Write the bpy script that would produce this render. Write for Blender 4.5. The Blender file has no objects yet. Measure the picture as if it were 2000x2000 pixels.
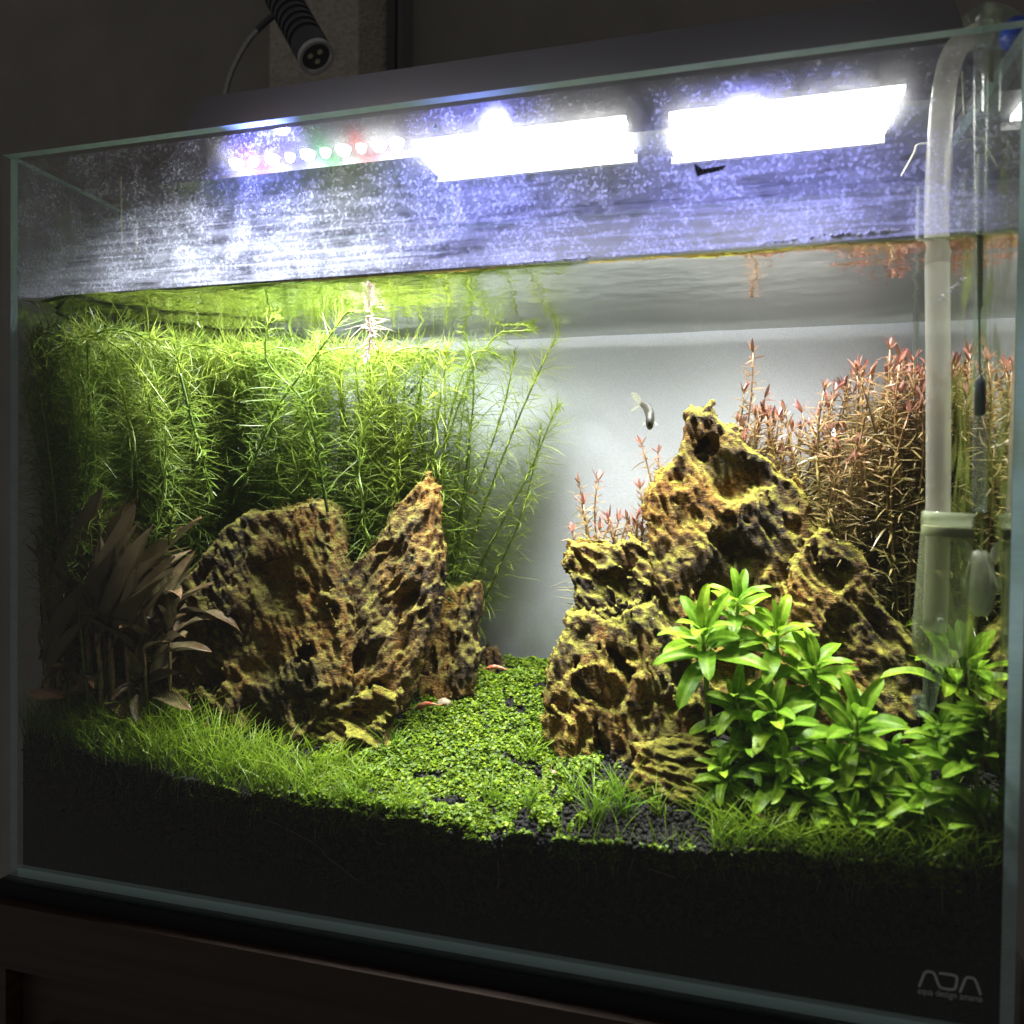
import bpy, math, random
import numpy as np
from mathutils import Matrix, Vector
random.seed(7); rng = np.random.default_rng(7)
PI = math.pi
CM = 0.01                                   # everything below is written in centimetres

# ------------------------------------------------------------------ camera
CAMP = np.array([45.7021, -39.8943, 26.0046]); YAW, PIT, ROL, FPX = 0.2589, -0.0176, 0.0121, 1473.79
def ray(u, v):
    x3 = (u - 1000) / FPX; z3 = -(v - 1000) / FPX; y2 = 1.0
    c, s = math.cos(ROL), math.sin(ROL); x = c * x3 - s * z3; z2 = s * x3 + c * z3
    c, s = math.cos(PIT), math.sin(PIT); y = c * y2 - s * z2; z = s * y2 + c * z2
    c, s = math.cos(YAW), math.sin(YAW); return np.array([c * x - s * y, s * x + c * y, z])
def at(u, v, Y): d = ray(u, v); return CAMP + d * (Y - CAMP[1]) / d[1]
def atz(u, v, Z): d = ray(u, v); return CAMP + d * (Z - CAMP[2]) / d[2]
scene = bpy.context.scene
C = scene.collection
fw = ray(1000, 1000); rt = ray(1001, 1000) - fw; up = ray(1000, 999) - fw
fw /= np.linalg.norm(fw); rt /= np.linalg.norm(rt); up /= np.linalg.norm(up)
cd = bpy.data.cameras.new('camera'); cam = bpy.data.objects.new('camera', cd); C.objects.link(cam)
M = Matrix(((rt[0], up[0], -fw[0], CAMP[0] * CM), (rt[1], up[1], -fw[1], CAMP[1] * CM), (rt[2], up[2], -fw[2], CAMP[2] * CM), (0, 0, 0, 1)))
cam.matrix_world = M
cd.sensor_width = 36; cd.lens = 36 * FPX / 2000; cd.clip_start = 0.01; cd.clip_end = 50
cd.dof.use_dof = True; cd.dof.focus_distance = 0.52; cd.dof.aperture_fstop = 6.5
scene.camera = cam
# ------------------------------------------------------------------ world: a dim room at night
w = bpy.data.worlds.new('World'); scene.world = w; w.use_nodes = True
w.node_tree.nodes['Background'].inputs[0].default_value = (1.0, 0.95, 0.90, 1)
w.node_tree.nodes['Background'].inputs[1].default_value = 0.072
PANEL_L = 18.0                               # light given off by the lamp's two diffuser panels
scene.view_settings.view_transform = 'Standard'; scene.view_settings.look = 'None'
scene.view_settings.exposure = 0.12; scene.view_settings.gamma = 1.0
cy = scene.cycles
cy.use_denoising = True; cy.max_bounces = 12; cy.diffuse_bounces = 5; cy.glossy_bounces = 5
cy.transmission_bounces = 6; cy.transparent_max_bounces = 40; cy.caustics_reflective = False; cy.caustics_refractive = False
cy.sample_clamp_indirect = 6.0; cy.use_adaptive_sampling = True; cy.adaptive_threshold = 0.02

# ------------------------------------------------------------------ dimensions
W, H, GT = 60.0, 48.3, 0.6
DB = 19.05                                   # inner face of the back pane
ZW = 38.8                                    # water level
XL, XR, YF = GT, W - GT, GT

# ------------------------------------------------------------------ materials
MATS = {}
def newmat(n):
    m = bpy.data.materials.new(n); m.use_nodes = True; nt = m.node_tree; nt.nodes.clear(); MATS[n] = m
    return m, nt, nt.nodes.new('ShaderNodeOutputMaterial')
def N(nt, t, **kw):
    n = nt.nodes.new(t)
    for k, v in kw.items():
        if k[0] == '_': setattr(n, k[1:], v)
        else:
            k2 = int(k[1:]) if k[0] == 'i' and k[1:].isdigit() else k.replace('__', ' ')
            n.inputs[k2].default_value = v
    return n
def L(nt, a, b): nt.links.new(a, b)
def rgba(c): return (c[0], c[1], c[2], 1)
def ramp(nt, fac, stops, interp='LINEAR'):
    r = nt.nodes.new('ShaderNodeValToRGB'); r.color_ramp.interpolation = interp
    e = r.color_ramp.elements
    while len(e) < len(stops): e.new(0.5)
    for k, (p, c) in enumerate(stops):
        e[k].position = p; e[k].color = rgba(c) if hasattr(c, '__len__') else (c, c, c, 1)
    L(nt, fac, r.inputs[0]); return r.outputs[0]
def pos(nt): return nt.nodes.new('ShaderNodeNewGeometry').outputs['Position']
def mapped(nt, vec, scale, rot=(0, 0, 0), loc=(0, 0, 0)):
    m = N(nt, 'ShaderNodeMapping', Scale=scale, Rotation=rot, Location=loc); L(nt, vec, m.inputs[0]); return m.outputs[0]
def noise(nt, vec, scale, detail=4, rough=0.55, dist=0.0):
    n = N(nt, 'ShaderNodeTexNoise', Scale=scale, Detail=detail, Roughness=rough, Distortion=dist); L(nt, vec, n.inputs['Vector']); return n.outputs['Fac']
def voro(nt, vec, scale, feature='F1'):
    n = N(nt, 'ShaderNodeTexVoronoi', _feature=feature, Scale=scale); L(nt, vec, n.inputs['Vector']); return n.outputs['Distance']
def math_(nt, op, a, b=None):
    n = nt.nodes.new('ShaderNodeMath'); n.operation = op
    for i, x in enumerate((a, b)):
        if x is None: continue
        if isinstance(x, (int, float)): n.inputs[i].default_value = x
        else: L(nt, x, n.inputs[i])
    return n.outputs[0]
def mixc(nt, f, a, b, mode='MIX'):
    n = nt.nodes.new('ShaderNodeMix'); n.data_type = 'RGBA'; n.blend_type = mode
    for s, x in ((n.inputs[0], f), (n.inputs[6], a), (n.inputs[7], b)):
        if isinstance(x, (int, float)): s.default_value = x
        elif isinstance(x, tuple): s.default_value = rgba(x)
        else: L(nt, x, s)
    return n.outputs[2]
def bump(nt, h, strength=0.5, dist=0.001):
    b = N(nt, 'ShaderNodeBump', Strength=strength, Distance=dist); L(nt, h, b.inputs['Height']); return b.outputs[0]
def simple(n, col, rough=0.6, metal=0.0, emit=None, es=0.0, **kw):
    m, nt, o = newmat(n); p = nt.nodes.new('ShaderNodeBsdfPrincipled')
    p.inputs['Base Color'].default_value = rgba(col); p.inputs['Roughness'].default_value = rough; p.inputs['Metallic'].default_value = metal
    if emit: p.inputs['Emission Color'].default_value = rgba(emit); p.inputs['Emission Strength'].default_value = es
    for k, v in kw.items(): p.inputs[k.replace('__', ' ')].default_value = v
    L(nt, p.outputs[0], o.inputs[0]); return m
def mixs(nt, f, a, b):
    n = nt.nodes.new('ShaderNodeMixShader')
    if isinstance(f, (int, float)): n.inputs[0].default_value = f
    else: L(nt, f, n.inputs[0])
    L(nt, a, n.inputs[1]); L(nt, b, n.inputs[2]); return n.outputs[0]

def thin_glass(n, tint=(0.97, 0.985, 0.98), ior=1.5, rough=0.0, body=None, bodyf=0.0):
    """clear sheet: straight-through light plus a mirror reflection that grows at grazing angles"""
    m, nt, o = newmat(n)
    g = nt.nodes.new('ShaderNodeNewGeometry')
    io = nt.nodes.new('ShaderNodeMix'); io.data_type = 'FLOAT'
    L(nt, g.outputs['Backfacing'], io.inputs[0]); io.inputs[2].default_value = ior; io.inputs[3].default_value = 1 / ior
    fr = nt.nodes.new('ShaderNodeFresnel'); L(nt, io.outputs[0], fr.inputs[0])
    t = N(nt, 'ShaderNodeBsdfTransparent', Color=rgba(tint)); gl = N(nt, 'ShaderNodeBsdfGlossy', Roughness=rough)
    s = mixs(nt, fr.outputs[0], t.outputs[0], gl.outputs[0])
    if body:
        d = N(nt, 'ShaderNodeBsdfDiffuse', Color=rgba(body)); tr = N(nt, 'ShaderNodeBsdfTranslucent', Color=rgba(body))
        s = mixs(nt, bodyf, s, mixs(nt, 0.5, d.outputs[0], tr.outputs[0]))
    L(nt, s, o.inputs[0]); return m
thin_glass('pane_glass')
thin_glass('hazy_pane', rough=0.45)
thin_glass('clear_glass', (0.90, 0.95, 0.92), 1.5, 0.0, (0.55, 0.60, 0.50), 0.10)
thin_glass('diffuser_glass', (0.80, 0.84, 0.72), 1.5, 0.0, (0.50, 0.54, 0.34), 0.26)
thin_glass('milky_tube', (0.9, 0.9, 0.86), 1.45, 0.05, (0.80, 0.78, 0.70), 0.32)
thin_glass('cloudy_plastic', (0.9, 0.92, 0.88), 1.45, 0.08, (0.80, 0.82, 0.70), 0.45)

m, nt, o = newmat('water_surface')           # seen from below it mirrors beyond the critical angle
geo = nt.nodes.new('ShaderNodeNewGeometry')
P_ = pos(nt)
hh = math_(nt, 'ADD', noise(nt, mapped(nt, P_, (40, 90, 40)), 1.0, 2), math_(nt, 'MULTIPLY', noise(nt, mapped(nt, P_, (120, 320, 120)), 1.0, 2), 0.25))
bn = bump(nt, hh, 0.13, 0.004)
fr = N(nt, 'ShaderNodeFresnel', IOR=1.333); L(nt, bn, fr.inputs['Normal'])
gl = N(nt, 'ShaderNodeBsdfGlossy', Roughness=0.0, Color=(0.66, 0.66, 0.62, 1)); L(nt, bn, gl.inputs['Normal'])
t = N(nt, 'ShaderNodeBsdfTransparent', Color=(0.98, 0.99, 0.99, 1))
L(nt, mixs(nt, fr.outputs[0], t.outputs[0], gl.outputs[0]), o.inputs[0])
m, nt, o = newmat('water_side')
fr = N(nt, 'ShaderNodeFresnel', IOR=1.333)
gl = N(nt, 'ShaderNodeBsdfGlossy', Roughness=0.0, Color=(0.8, 0.83, 0.78, 1)); t = N(nt, 'ShaderNodeBsdfTransparent', Color=(0.98, 0.99, 0.99, 1))
L(nt, mixs(nt, fr.outputs[0], t.outputs[0], gl.outputs[0]), o.inputs[0])

m, nt, o = newmat('pane_edge')               # cut edge of the glass, green-blue, lit along its length
P_ = pos(nt)
st = noise(nt, mapped(nt, P_, (30, 30, 30)), 3.0, 3)
st2 = noise(nt, mapped(nt, P_, (25, 2000, 900)), 1.0, 3)
col = ramp(nt, math_(nt, 'MULTIPLY', math_(nt, 'ADD', st, st2), 0.5), [(0.3, (0.50, 0.72, 0.76)), (0.7, (0.70, 0.92, 0.94))])
d = nt.nodes.new('ShaderNodeBsdfDiffuse'); tr = nt.nodes.new('ShaderNodeBsdfTranslucent'); gl = N(nt, 'ShaderNodeBsdfGlossy', Roughness=0.12)
L(nt, col, d.inputs[0]); L(nt, col, tr.inputs[0])
L(nt, mixs(nt, 0.12, mixs(nt, 0.6, d.outputs[0], tr.outputs[0]), gl.outputs[0]), o.inputs[0])

simple('floor_edge', (0.66, 0.95, 0.95), 0.3)
m, nt, o = newmat('limescale')               # dried spray and mineral film on the glass above the water
P_ = pos(nt)
sp1 = ramp(nt, voro(nt, mapped(nt, P_, (1, 1, 1)), 900.0), [(0.10, 1.0), (0.34, 0.0)])
sp1 = math_(nt, 'MULTIPLY', sp1, ramp(nt, noise(nt, P_, 260.0, 3), [(0.45, 0.0), (0.62, 1.0)]))
sp2 = ramp(nt, noise(nt, P_, 520.0, 5, 0.75), [(0.50, 0.0), (0.68, 1.0)])
bl = ramp(nt, noise(nt, P_, 38.0, 6, 0.62, 0.8), [(0.36, 0.15), (0.66, 1.0)])
strk = ramp(nt, noise(nt, mapped(nt, P_, (14, 14, 330), (0, -0.03, 0)), 1.0, 5, 0.6, 0.6), [(0.42, 0.1), (0.66, 1.0)])
sx = nt.nodes.new('ShaderNodeSeparateXYZ'); L(nt, P_, sx.inputs[0])
low = nt.nodes.new('ShaderNodeMapRange'); L(nt, sx.outputs['Z'], low.inputs[0])
low.inputs[1].default_value = 0.460; low.inputs[2].default_value = 0.405; low.inputs[3].default_value = 0.0; low.inputs[4].default_value = 1.0
scr = ramp(nt, noise(nt, mapped(nt, P_, (160, 160, 130)), 1.0, 6, 0.72, 2.2), [(0.48, 0.0), (0.54, 1.0), (0.60, 0.0)])
f1 = math_(nt, 'MULTIPLY', math_(nt, 'ADD', math_(nt, 'MULTIPLY', sp1, 0.75), math_(nt, 'MULTIPLY', sp2, 0.60)), bl)
f2 = math_(nt, 'MULTIPLY', math_(nt, 'MULTIPLY', strk, low.outputs[0]), 0.27)
f3 = math_(nt, 'MULTIPLY', scr, math_(nt, 'MULTIPLY', bl, 0.10))
fa = math_(nt, 'MINIMUM', math_(nt, 'ADD', math_(nt, 'ADD', math_(nt, 'ADD', f1, f2), f3), math_(nt, 'MULTIPLY', math_(nt, 'MULTIPLY', bl, 0.10), math_(nt, 'ADD', low.outputs[0], 0.6))), 0.9)
d = N(nt, 'ShaderNodeBsdfDiffuse', Color=(0.72, 0.74, 0.95, 1)); tr = N(nt, 'ShaderNodeBsdfTranslucent', Color=(0.72, 0.74, 0.95, 1))
t = nt.nodes.new('ShaderNodeBsdfTransparent')
rf = N(nt, 'ShaderNodeBsdfRefraction', Roughness=0.72, IOR=1.16)
L(nt, mixs(nt, fa, mixs(nt, math_(nt, 'MULTIPLY', bl, 0.06), t.outputs[0], rf.outputs[0]), mixs(nt, 0.6, d.outputs[0], tr.outputs[0])), o.inputs[0])

m, nt, o = newmat('algae_film')
P_ = pos(nt)
a1 = ramp(nt, noise(nt, mapped(nt, P_, (60, 60, 18)), 1.0, 6, 0.65, 0.8), [(0.46, 0.0), (0.74, 0.7)])
d = N(nt, 'ShaderNodeBsdfDiffuse', Color=(0.26, 0.31, 0.07, 1)); tr = N(nt, 'ShaderNodeBsdfTranslucent', Color=(0.30, 0.36, 0.08, 1)); t = nt.nodes.new('ShaderNodeBsdfTransparent')
L(nt, mixs(nt, a1, t.outputs[0], mixs(nt, 0.5, d.outputs[0], tr.outputs[0])), o.inputs[0])

def leafmat(n, stops, trans=0.45, gloss=0.05, rough=0.35, var=0.25, attr='tip', vein=None, mott=0.25, nsc=300.0, back=None):
    m, nt, o = newmat(n)
    a = nt.nodes.new('ShaderNodeAttribute'); a.attribute_name = attr
    col = ramp(nt, a.outputs['Fac'], stops)
    if vein:
        v = nt.nodes.new('ShaderNodeAttribute'); v.attribute_name = 'mid'
        col = mixc(nt, v.outputs['Fac'], col, vein)
    oi = nt.nodes.new('ShaderNodeObjectInfo')
    hs = nt.nodes.new('ShaderNodeHueSaturation')
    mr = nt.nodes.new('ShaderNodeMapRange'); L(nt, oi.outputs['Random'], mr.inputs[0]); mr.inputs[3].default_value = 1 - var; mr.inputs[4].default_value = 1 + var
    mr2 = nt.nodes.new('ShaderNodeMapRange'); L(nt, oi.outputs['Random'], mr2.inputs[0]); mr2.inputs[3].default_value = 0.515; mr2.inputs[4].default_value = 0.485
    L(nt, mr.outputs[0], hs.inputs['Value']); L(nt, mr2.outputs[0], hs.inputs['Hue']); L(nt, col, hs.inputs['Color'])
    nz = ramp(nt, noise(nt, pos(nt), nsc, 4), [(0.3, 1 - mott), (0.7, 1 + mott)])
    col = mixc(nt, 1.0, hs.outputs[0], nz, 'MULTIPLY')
    cb = col
    if back:
        gg = nt.nodes.new('ShaderNodeNewGeometry'); cb = mixc(nt, gg.outputs['Backfacing'], col, back)
    d = nt.nodes.new('ShaderNodeBsdfDiffuse'); tr = nt.nodes.new('ShaderNodeBsdfTranslucent'); gl = N(nt, 'ShaderNodeBsdfGlossy', Roughness=rough)
    L(nt, cb, d.inputs[0]); L(nt, cb, tr.inputs[0])
    if vein is not None or back is not None:
        b = bump(nt, noise(nt, pos(nt), nsc * 1.5, 3), 0.25, 0.0006)
        L(nt, b, d.inputs['Normal']); L(nt, b, gl.inputs['Normal'])
    L(nt, mixs(nt, gloss, mixs(nt, trans, d.outputs[0], tr.outputs[0]), gl.outputs[0]), o.inputs[0]); return m
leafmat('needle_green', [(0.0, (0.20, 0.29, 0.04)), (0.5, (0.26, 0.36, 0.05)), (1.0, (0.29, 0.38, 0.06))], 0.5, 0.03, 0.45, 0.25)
leafmat('needle_pale', [(0.0, (0.45, 0.38, 0.25)), (1.0, (0.72, 0.55, 0.62))], 0.4, 0.06, 0.4, 0.1)
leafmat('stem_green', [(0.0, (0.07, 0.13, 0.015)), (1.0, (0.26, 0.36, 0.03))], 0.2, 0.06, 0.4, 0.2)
leafmat('rotala_leaf', [(0.0, (0.26, 0.26, 0.08)), (0.5, (0.36, 0.29, 0.11)), (0.85, (0.38, 0.26, 0.12)), (1.0, (0.46, 0.25, 0.16))], 0.45, 0.06, 0.4, 0.28)
leafmat('rotala_tip', [(0.0, (0.38, 0.23, 0.13)), (1.0, (0.50, 0.21, 0.19))], 0.45, 0.06, 0.4, 0.25)
leafmat('rotala_stem', [(0.0, (0.20, 0.22, 0.06)), (1.0, (0.32, 0.20, 0.09))], 0.1, 0.05, 0.4, 0.2)
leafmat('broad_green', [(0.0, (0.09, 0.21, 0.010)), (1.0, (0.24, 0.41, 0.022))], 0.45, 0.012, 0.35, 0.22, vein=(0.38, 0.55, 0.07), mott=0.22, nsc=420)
leafmat('brown_leaf', [(0.0, (0.15, 0.095, 0.045)), (0.6, (0.14, 0.115, 0.055)), (1.0, (0.20, 0.11, 0.05))], 0.18, 0.025, 0.38, 0.35, vein=(0.14, 0.11, 0.06), mott=0.4, nsc=180, back=(0.13, 0.10, 0.052))
leafmat('carpet_green', [(0.0, (0.045, 0.10, 0.006)), (0.5, (0.11, 0.22, 0.010)), (1.0, (0.26, 0.38, 0.02))], 0.4, 0.015, 0.4, 0.0, mott=0.3, nsc=120)
leafmat('grass_green', [(0.0, (0.07, 0.10, 0.015)), (0.5, (0.14, 0.25, 0.015)), (1.0, (0.26, 0.38, 0.025))], 0.4, 0.02, 0.4, 0.15, nsc=120)

def rockmat(n, tint, algae, amount):
    m, nt, o = newmat(n); P_ = pos(nt)
    n1 = noise(nt, P_, 42.0, 8, 0.62, 1.2)
    n2 = noise(nt, mapped(nt, P_, (60, 60, 180), (0.5, 0.6, 0.2)), 1.0, 6, 0.65, 1.5)
    col = ramp(nt, math_(nt, 'MULTIPLY', math_(nt, 'ADD', n1, n2), 0.5), [(0.36, (0.022, 0.015, 0.010)), (0.44, (0.11, 0.065, 0.028)), (0.50, (0.40, 0.26, 0.085)), (0.55, (0.14, 0.088, 0.04)), (0.64, (0.60, 0.44, 0.17))])
    red = ramp(nt, noise(nt, P_, 28.0, 4, 0.5), [(0.56, 0.0), (0.70, 0.45)])
    col = mixc(nt, red, col, (0.36, 0.17, 0.06))
    grey = ramp(nt, noise(nt, mapped(nt, P_, (1, 1, 1), (0, 0, 0), (3, 1, 5)), 33.0, 4, 0.6), [(0.56, 0.0), (0.66, 0.7)])
    col = mixc(nt, grey, col, (0.25, 0.26, 0.17))
    zone = ramp(nt, noise(nt, P_, 13.0, 3, 0.5, 0.6), [(0.40, (0.20, 0.18, 0.17)), (0.50, (0.75, 0.74, 0.72)), (0.60, (1.25, 1.12, 0.85))])
    col = mixc(nt, 1.0, col, zone, 'MULTIPLY')
    col = mixc(nt, 1.0, col, tint, 'MULTIPLY')
    g = nt.nodes.new('ShaderNodeNewGeometry'); sx = nt.nodes.new('ShaderNodeSeparateXYZ'); L(nt, g.outputs['Normal'], sx.inputs[0])
    upf = math_(nt, 'ADD', math_(nt, 'MULTIPLY', sx.outputs['Z'], 0.55), noise(nt, P_, 75.0, 6, 0.68))
    al = ramp(nt, upf, [(0.62 - amount, 0.0), (0.92 - amount, 0.85)])
    alc = ramp(nt, noise(nt, P_, 210.0, 4, 0.6), [(0.35, tuple(x * 0.45 for x in algae)), (0.65, algae)])
    col = mixc(nt, al, col, alc)
    fine = noise(nt, P_, 900.0, 3, 0.7)
    col = mixc(nt, 1.0, col, ramp(nt, fine, [(0.3, 0.55), (0.7, 1.35)]), 'MULTIPLY')
    hgt = math_(nt, 'ADD', math_(nt, 'ADD', math_(nt, 'MULTIPLY', n2, 0.9), math_(nt, 'MULTIPLY', noise(nt, P_, 260.0, 5, 0.65, 0.5), 0.8)), math_(nt, 'MULTIPLY', fine, 0.25))
    p = N(nt, 'ShaderNodeBsdfPrincipled', Roughness=0.72); p.inputs['Specular IOR Level'].default_value = 0.3
    L(nt, col, p.inputs['Base Color']); L(nt, bump(nt, hgt, 1.0, 0.0045), p.inputs['Normal']); L(nt, p.outputs[0], o.inputs[0])
rockmat('ochre_stone', (0.84, 0.70, 0.44), (0.33, 0.29, 0.05), 0.05)
rockmat('mossy_stone', (0.84, 0.69, 0.40), (0.42, 0.39, 0.045), 0.07)
rockmat('dark_stone', (0.42, 0.38, 0.34), (0.10, 0.10, 0.03), -0.1)

m, nt, o = newmat('black_soil'); P_ = pos(nt)
vv = voro(nt, P_, 380.0)
col = ramp(nt, noise(nt, P_, 500.0, 3), [(0.3, (0.004, 0.004, 0.005)), (0.7, (0.013, 0.012, 0.011))])
p = N(nt, 'ShaderNodeBsdfPrincipled', Roughness=0.9); p.inputs['Specular IOR Level'].default_value = 0.15; L(nt, col, p.inputs['Base Color']); L(nt, bump(nt, vv, 1.0, 0.0015), p.inputs['Normal']); L(nt, p.outputs[0], o.inputs[0])
m, nt, o = newmat('granule'); P_ = pos(nt)
col = ramp(nt, noise(nt, P_, 240.0, 3), [(0.3, (0.006, 0.006, 0.007)), (0.7, (0.024, 0.022, 0.018))])
p = N(nt, 'ShaderNodeBsdfPrincipled', Roughness=0.85); p.inputs['Specular IOR Level'].default_value = 0.25; L(nt, col, p.inputs['Base Color']); L(nt, bump(nt, noise(nt, P_, 1500.0, 3), 0.6, 0.0005), p.inputs['Normal']); L(nt, p.outputs[0], o.inputs[0])

m, nt, o = newmat('backing_film'); P_ = pos(nt)      # frosted sheet behind the tank
gr = noise(nt, P_, 1400.0, 2, 0.6)
sx = nt.nodes.new('ShaderNodeSeparateXYZ'); L(nt, P_, sx.inputs[0])
col = ramp(nt, gr, [(0.3, (0.52, 0.52, 0.58)), (0.7, (0.73, 0.73, 0.80))])
dirt = ramp(nt, noise(nt, mapped(nt, P_, (30, 30, 16)), 1.0, 4), [(0.5, 0.0), (0.8, 0.5)])
lowr = nt.nodes.new('ShaderNodeMapRange'); L(nt, sx.outputs['Z'], lowr.inputs[0]); lowr.inputs[1].default_value = 0.20; lowr.inputs[2].default_value = 0.13
col = mixc(nt, math_(nt, 'MULTIPLY', dirt, lowr.outputs[0]), col, (0.24, 0.24, 0.10))
dry = nt.nodes.new('ShaderNodeMapRange'); L(nt, sx.outputs['Z'], dry.inputs[0]); dry.inputs[1].default_value = 0.392; dry.inputs[2].default_value = 0.398
pat = ramp(nt, noise(nt, mapped(nt, P_, (14, 14, 40)), 1.0, 6, 0.7, 0.8), [(0.46, 0.0), (0.52, 1.0)])
col = mixc(nt, math_(nt, 'MULTIPLY', dry.outputs[0], math_(nt, 'MULTIPLY', pat, 0.8)), col, (0.16, 0.16, 0.19))
p = N(nt, 'ShaderNodeBsdfPrincipled', Roughness=0.45); p.inputs['Specular IOR Level'].default_value = 0.35
L(nt, col, p.inputs['Base Color']); L(nt, bump(nt, gr, 0.5, 0.0004), p.inputs['Normal']); L(nt, p.outputs[0], o.inputs[0])

m, nt, o = newmat('wall_paint'); P_ = pos(nt)
col = ramp(nt, noise(nt, P_, 9.0, 4), [(0.3, (0.27, 0.255, 0.235)), (0.7, (0.33, 0.31, 0.285))])
wv = noise(nt, mapped(nt, P_, (900, 900, 120)), 1.0, 2)
p = N(nt, 'ShaderNodeBsdfPrincipled', Roughness=0.85); L(nt, col, p.inputs['Base Color']); L(nt, bump(nt, wv, 0.35, 0.0006), p.inputs['Normal']); L(nt, p.outputs[0], o.inputs[0])
m, nt, o = newmat('woven_paper'); P_ = pos(nt)
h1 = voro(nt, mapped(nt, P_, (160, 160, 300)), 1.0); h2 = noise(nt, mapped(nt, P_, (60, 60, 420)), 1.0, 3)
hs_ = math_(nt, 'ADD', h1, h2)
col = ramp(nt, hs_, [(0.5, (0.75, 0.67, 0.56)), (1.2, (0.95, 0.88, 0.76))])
p = N(nt, 'ShaderNodeBsdfPrincipled', Roughness=0.9); L(nt, col, p.inputs['Base Color']); L(nt, bump(nt, hs_, 0.9, 0.016), p.inputs['Normal']); L(nt, p.outputs[0], o.inputs[0])
m, nt, o = newmat('dark_wood'); P_ = pos(nt)
gr = noise(nt, mapped(nt, P_, (3, 40, 75)), 1.0, 6, 0.6, 0.7)
col = ramp(nt, gr, [(0.3, (0.026, 0.015, 0.010)), (0.7, (0.065, 0.037, 0.025))])
p = N(nt, 'ShaderNodeBsdfPrincipled', Roughness=0.5); L(nt, col, p.inputs['Base Color']); L(nt, bump(nt, gr, 0.15, 0.0006), p.inputs['Normal']); L(nt, p.outputs[0], o.inputs[0])
simple('black_mat', (0.008, 0.009, 0.012), 0.8)
simple('hood_grey', (0.17, 0.165, 0.175), 0.6)
simple('hood_inside', (0.30, 0.31, 0.32), 0.4)
simple('black_metal', (0.10, 0.10, 0.11), 0.42, 0.2)
simple('grey_ring', (0.70, 0.70, 0.71), 0.35, 0.5)
simple('reflector', (0.85, 0.85, 0.83), 0.35, 0.2)
simple('led_chip', (0.75, 0.70, 0.45), 0.3)
simple('chrome', (0.45, 0.45, 0.46), 0.25, 0.9)
simple('panel_light', (0.9, 0.9, 0.9), 0.5, emit=(1.0, 0.98, 0.93), es=PANEL_L)
for nm, c, s in (('led_white', (0.95, 0.98, 1.0), 40), ('led_red', (1.0, 0.06, 0.05), 45), ('led_green', (0.1, 1.0, 0.15), 45), ('led_blue', (0.10, 0.10, 1.0), 60)):
    simple(nm, (0.8, 0.8, 0.8), 0.4, emit=c, es=s)
simple('print_grey', (0.62, 0.64, 0.62), 0.6)
simple('silicone', (0.55, 0.60, 0.58), 0.3)
simple('scale_black', (0.03, 0.03, 0.03), 0.6)
simple('spirit_dark', (0.02, 0.025, 0.035), 0.4)
simple('spirit_red', (0.45, 0.10, 0.05), 0.4)
simple('ceramic', (0.58, 0.56, 0.38), 0.8)
simple('blue_plastic', (0.03, 0.09, 0.62), 0.35)
m, nt, o = newmat('bubble_white'); d = N(nt, 'ShaderNodeBsdfDiffuse', Color=(.9, .9, .93, 1)); tr = N(nt, 'ShaderNodeBsdfTranslucent', Color=(.9, .9, .93, 1)); gl = N(nt, 'ShaderNodeBsdfGlossy', Roughness=.05); L(nt, mixs(nt, .25, mixs(nt, .6, d.outputs[0], tr.outputs[0]), gl.outputs[0]), o.inputs[0])
simple('pebble', (0.36, 0.30, 0.20), 0.8)
simple('driftwood', (0.24, 0.13, 0.07), 0.8)
simple('pink_shell', (0.50, 0.24, 0.17), 0.55)
simple('root_pale', (0.16, 0.12, 0.05), 0.7)
simple('grey_case', (0.35, 0.37, 0.38), 0.5)
m, nt, o = newmat('shrimp_shell'); P_ = pos(nt)
col = ramp(nt, noise(nt, P_, 420.0, 3), [(0.4, (0.62, 0.12, 0.05)), (0.62, (0.85, 0.50, 0.36))])
p = N(nt, 'ShaderNodeBsdfPrincipled', Roughness=0.35); L(nt, col, p.inputs['Base Color']); p.inputs['Subsurface Weight'].default_value = 0.3; p.inputs['Subsurface Radius'].default_value = (0.003, 0.001, 0.001); L(nt, p.outputs[0], o.inputs[0])
m, nt, o = newmat('fish_skin')
a = nt.nodes.new('ShaderNodeAttribute'); a.attribute_name = 'tip'
col = ramp(nt, a.outputs['Fac'], [(0.0, (0.12, 0.115, 0.075)), (0.45, (0.09, 0.075, 0.035)), (0.75, (0.035, 0.03, 0.022)), (1.0, (0.03, 0.03, 0.025))])
col = mixc(nt, 1.0, col, ramp(nt, voro(nt, pos(nt), 700.0), [(0.1, 1.2), (0.6, 0.6)]), 'MULTIPLY')
p = N(nt, 'ShaderNodeBsdfPrincipled', Roughness=0.6); L(nt, col, p.inputs['Base Color']); L(nt, p.outputs[0], o.inputs[0])
m, nt, o = newmat('fish_fin')
d = N(nt, 'ShaderNodeBsdfDiffuse', Color=(0.25, 0.25, 0.17, 1)); t = nt.nodes.new('ShaderNodeBsdfTransparent')
wv = ramp(nt, noise(nt, mapped(nt, pos(nt), (300, 300, 2600), (0, 0.5, 0)), 1.0, 2), [(0.4, 0.30), (0.6, 0.75)])
L(nt, mixs(nt, wv, t.outputs[0], d.outputs[0]), o.inputs[0])
simple('fish_eye', (0.02, 0.02, 0.02), 0.1)

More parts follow.
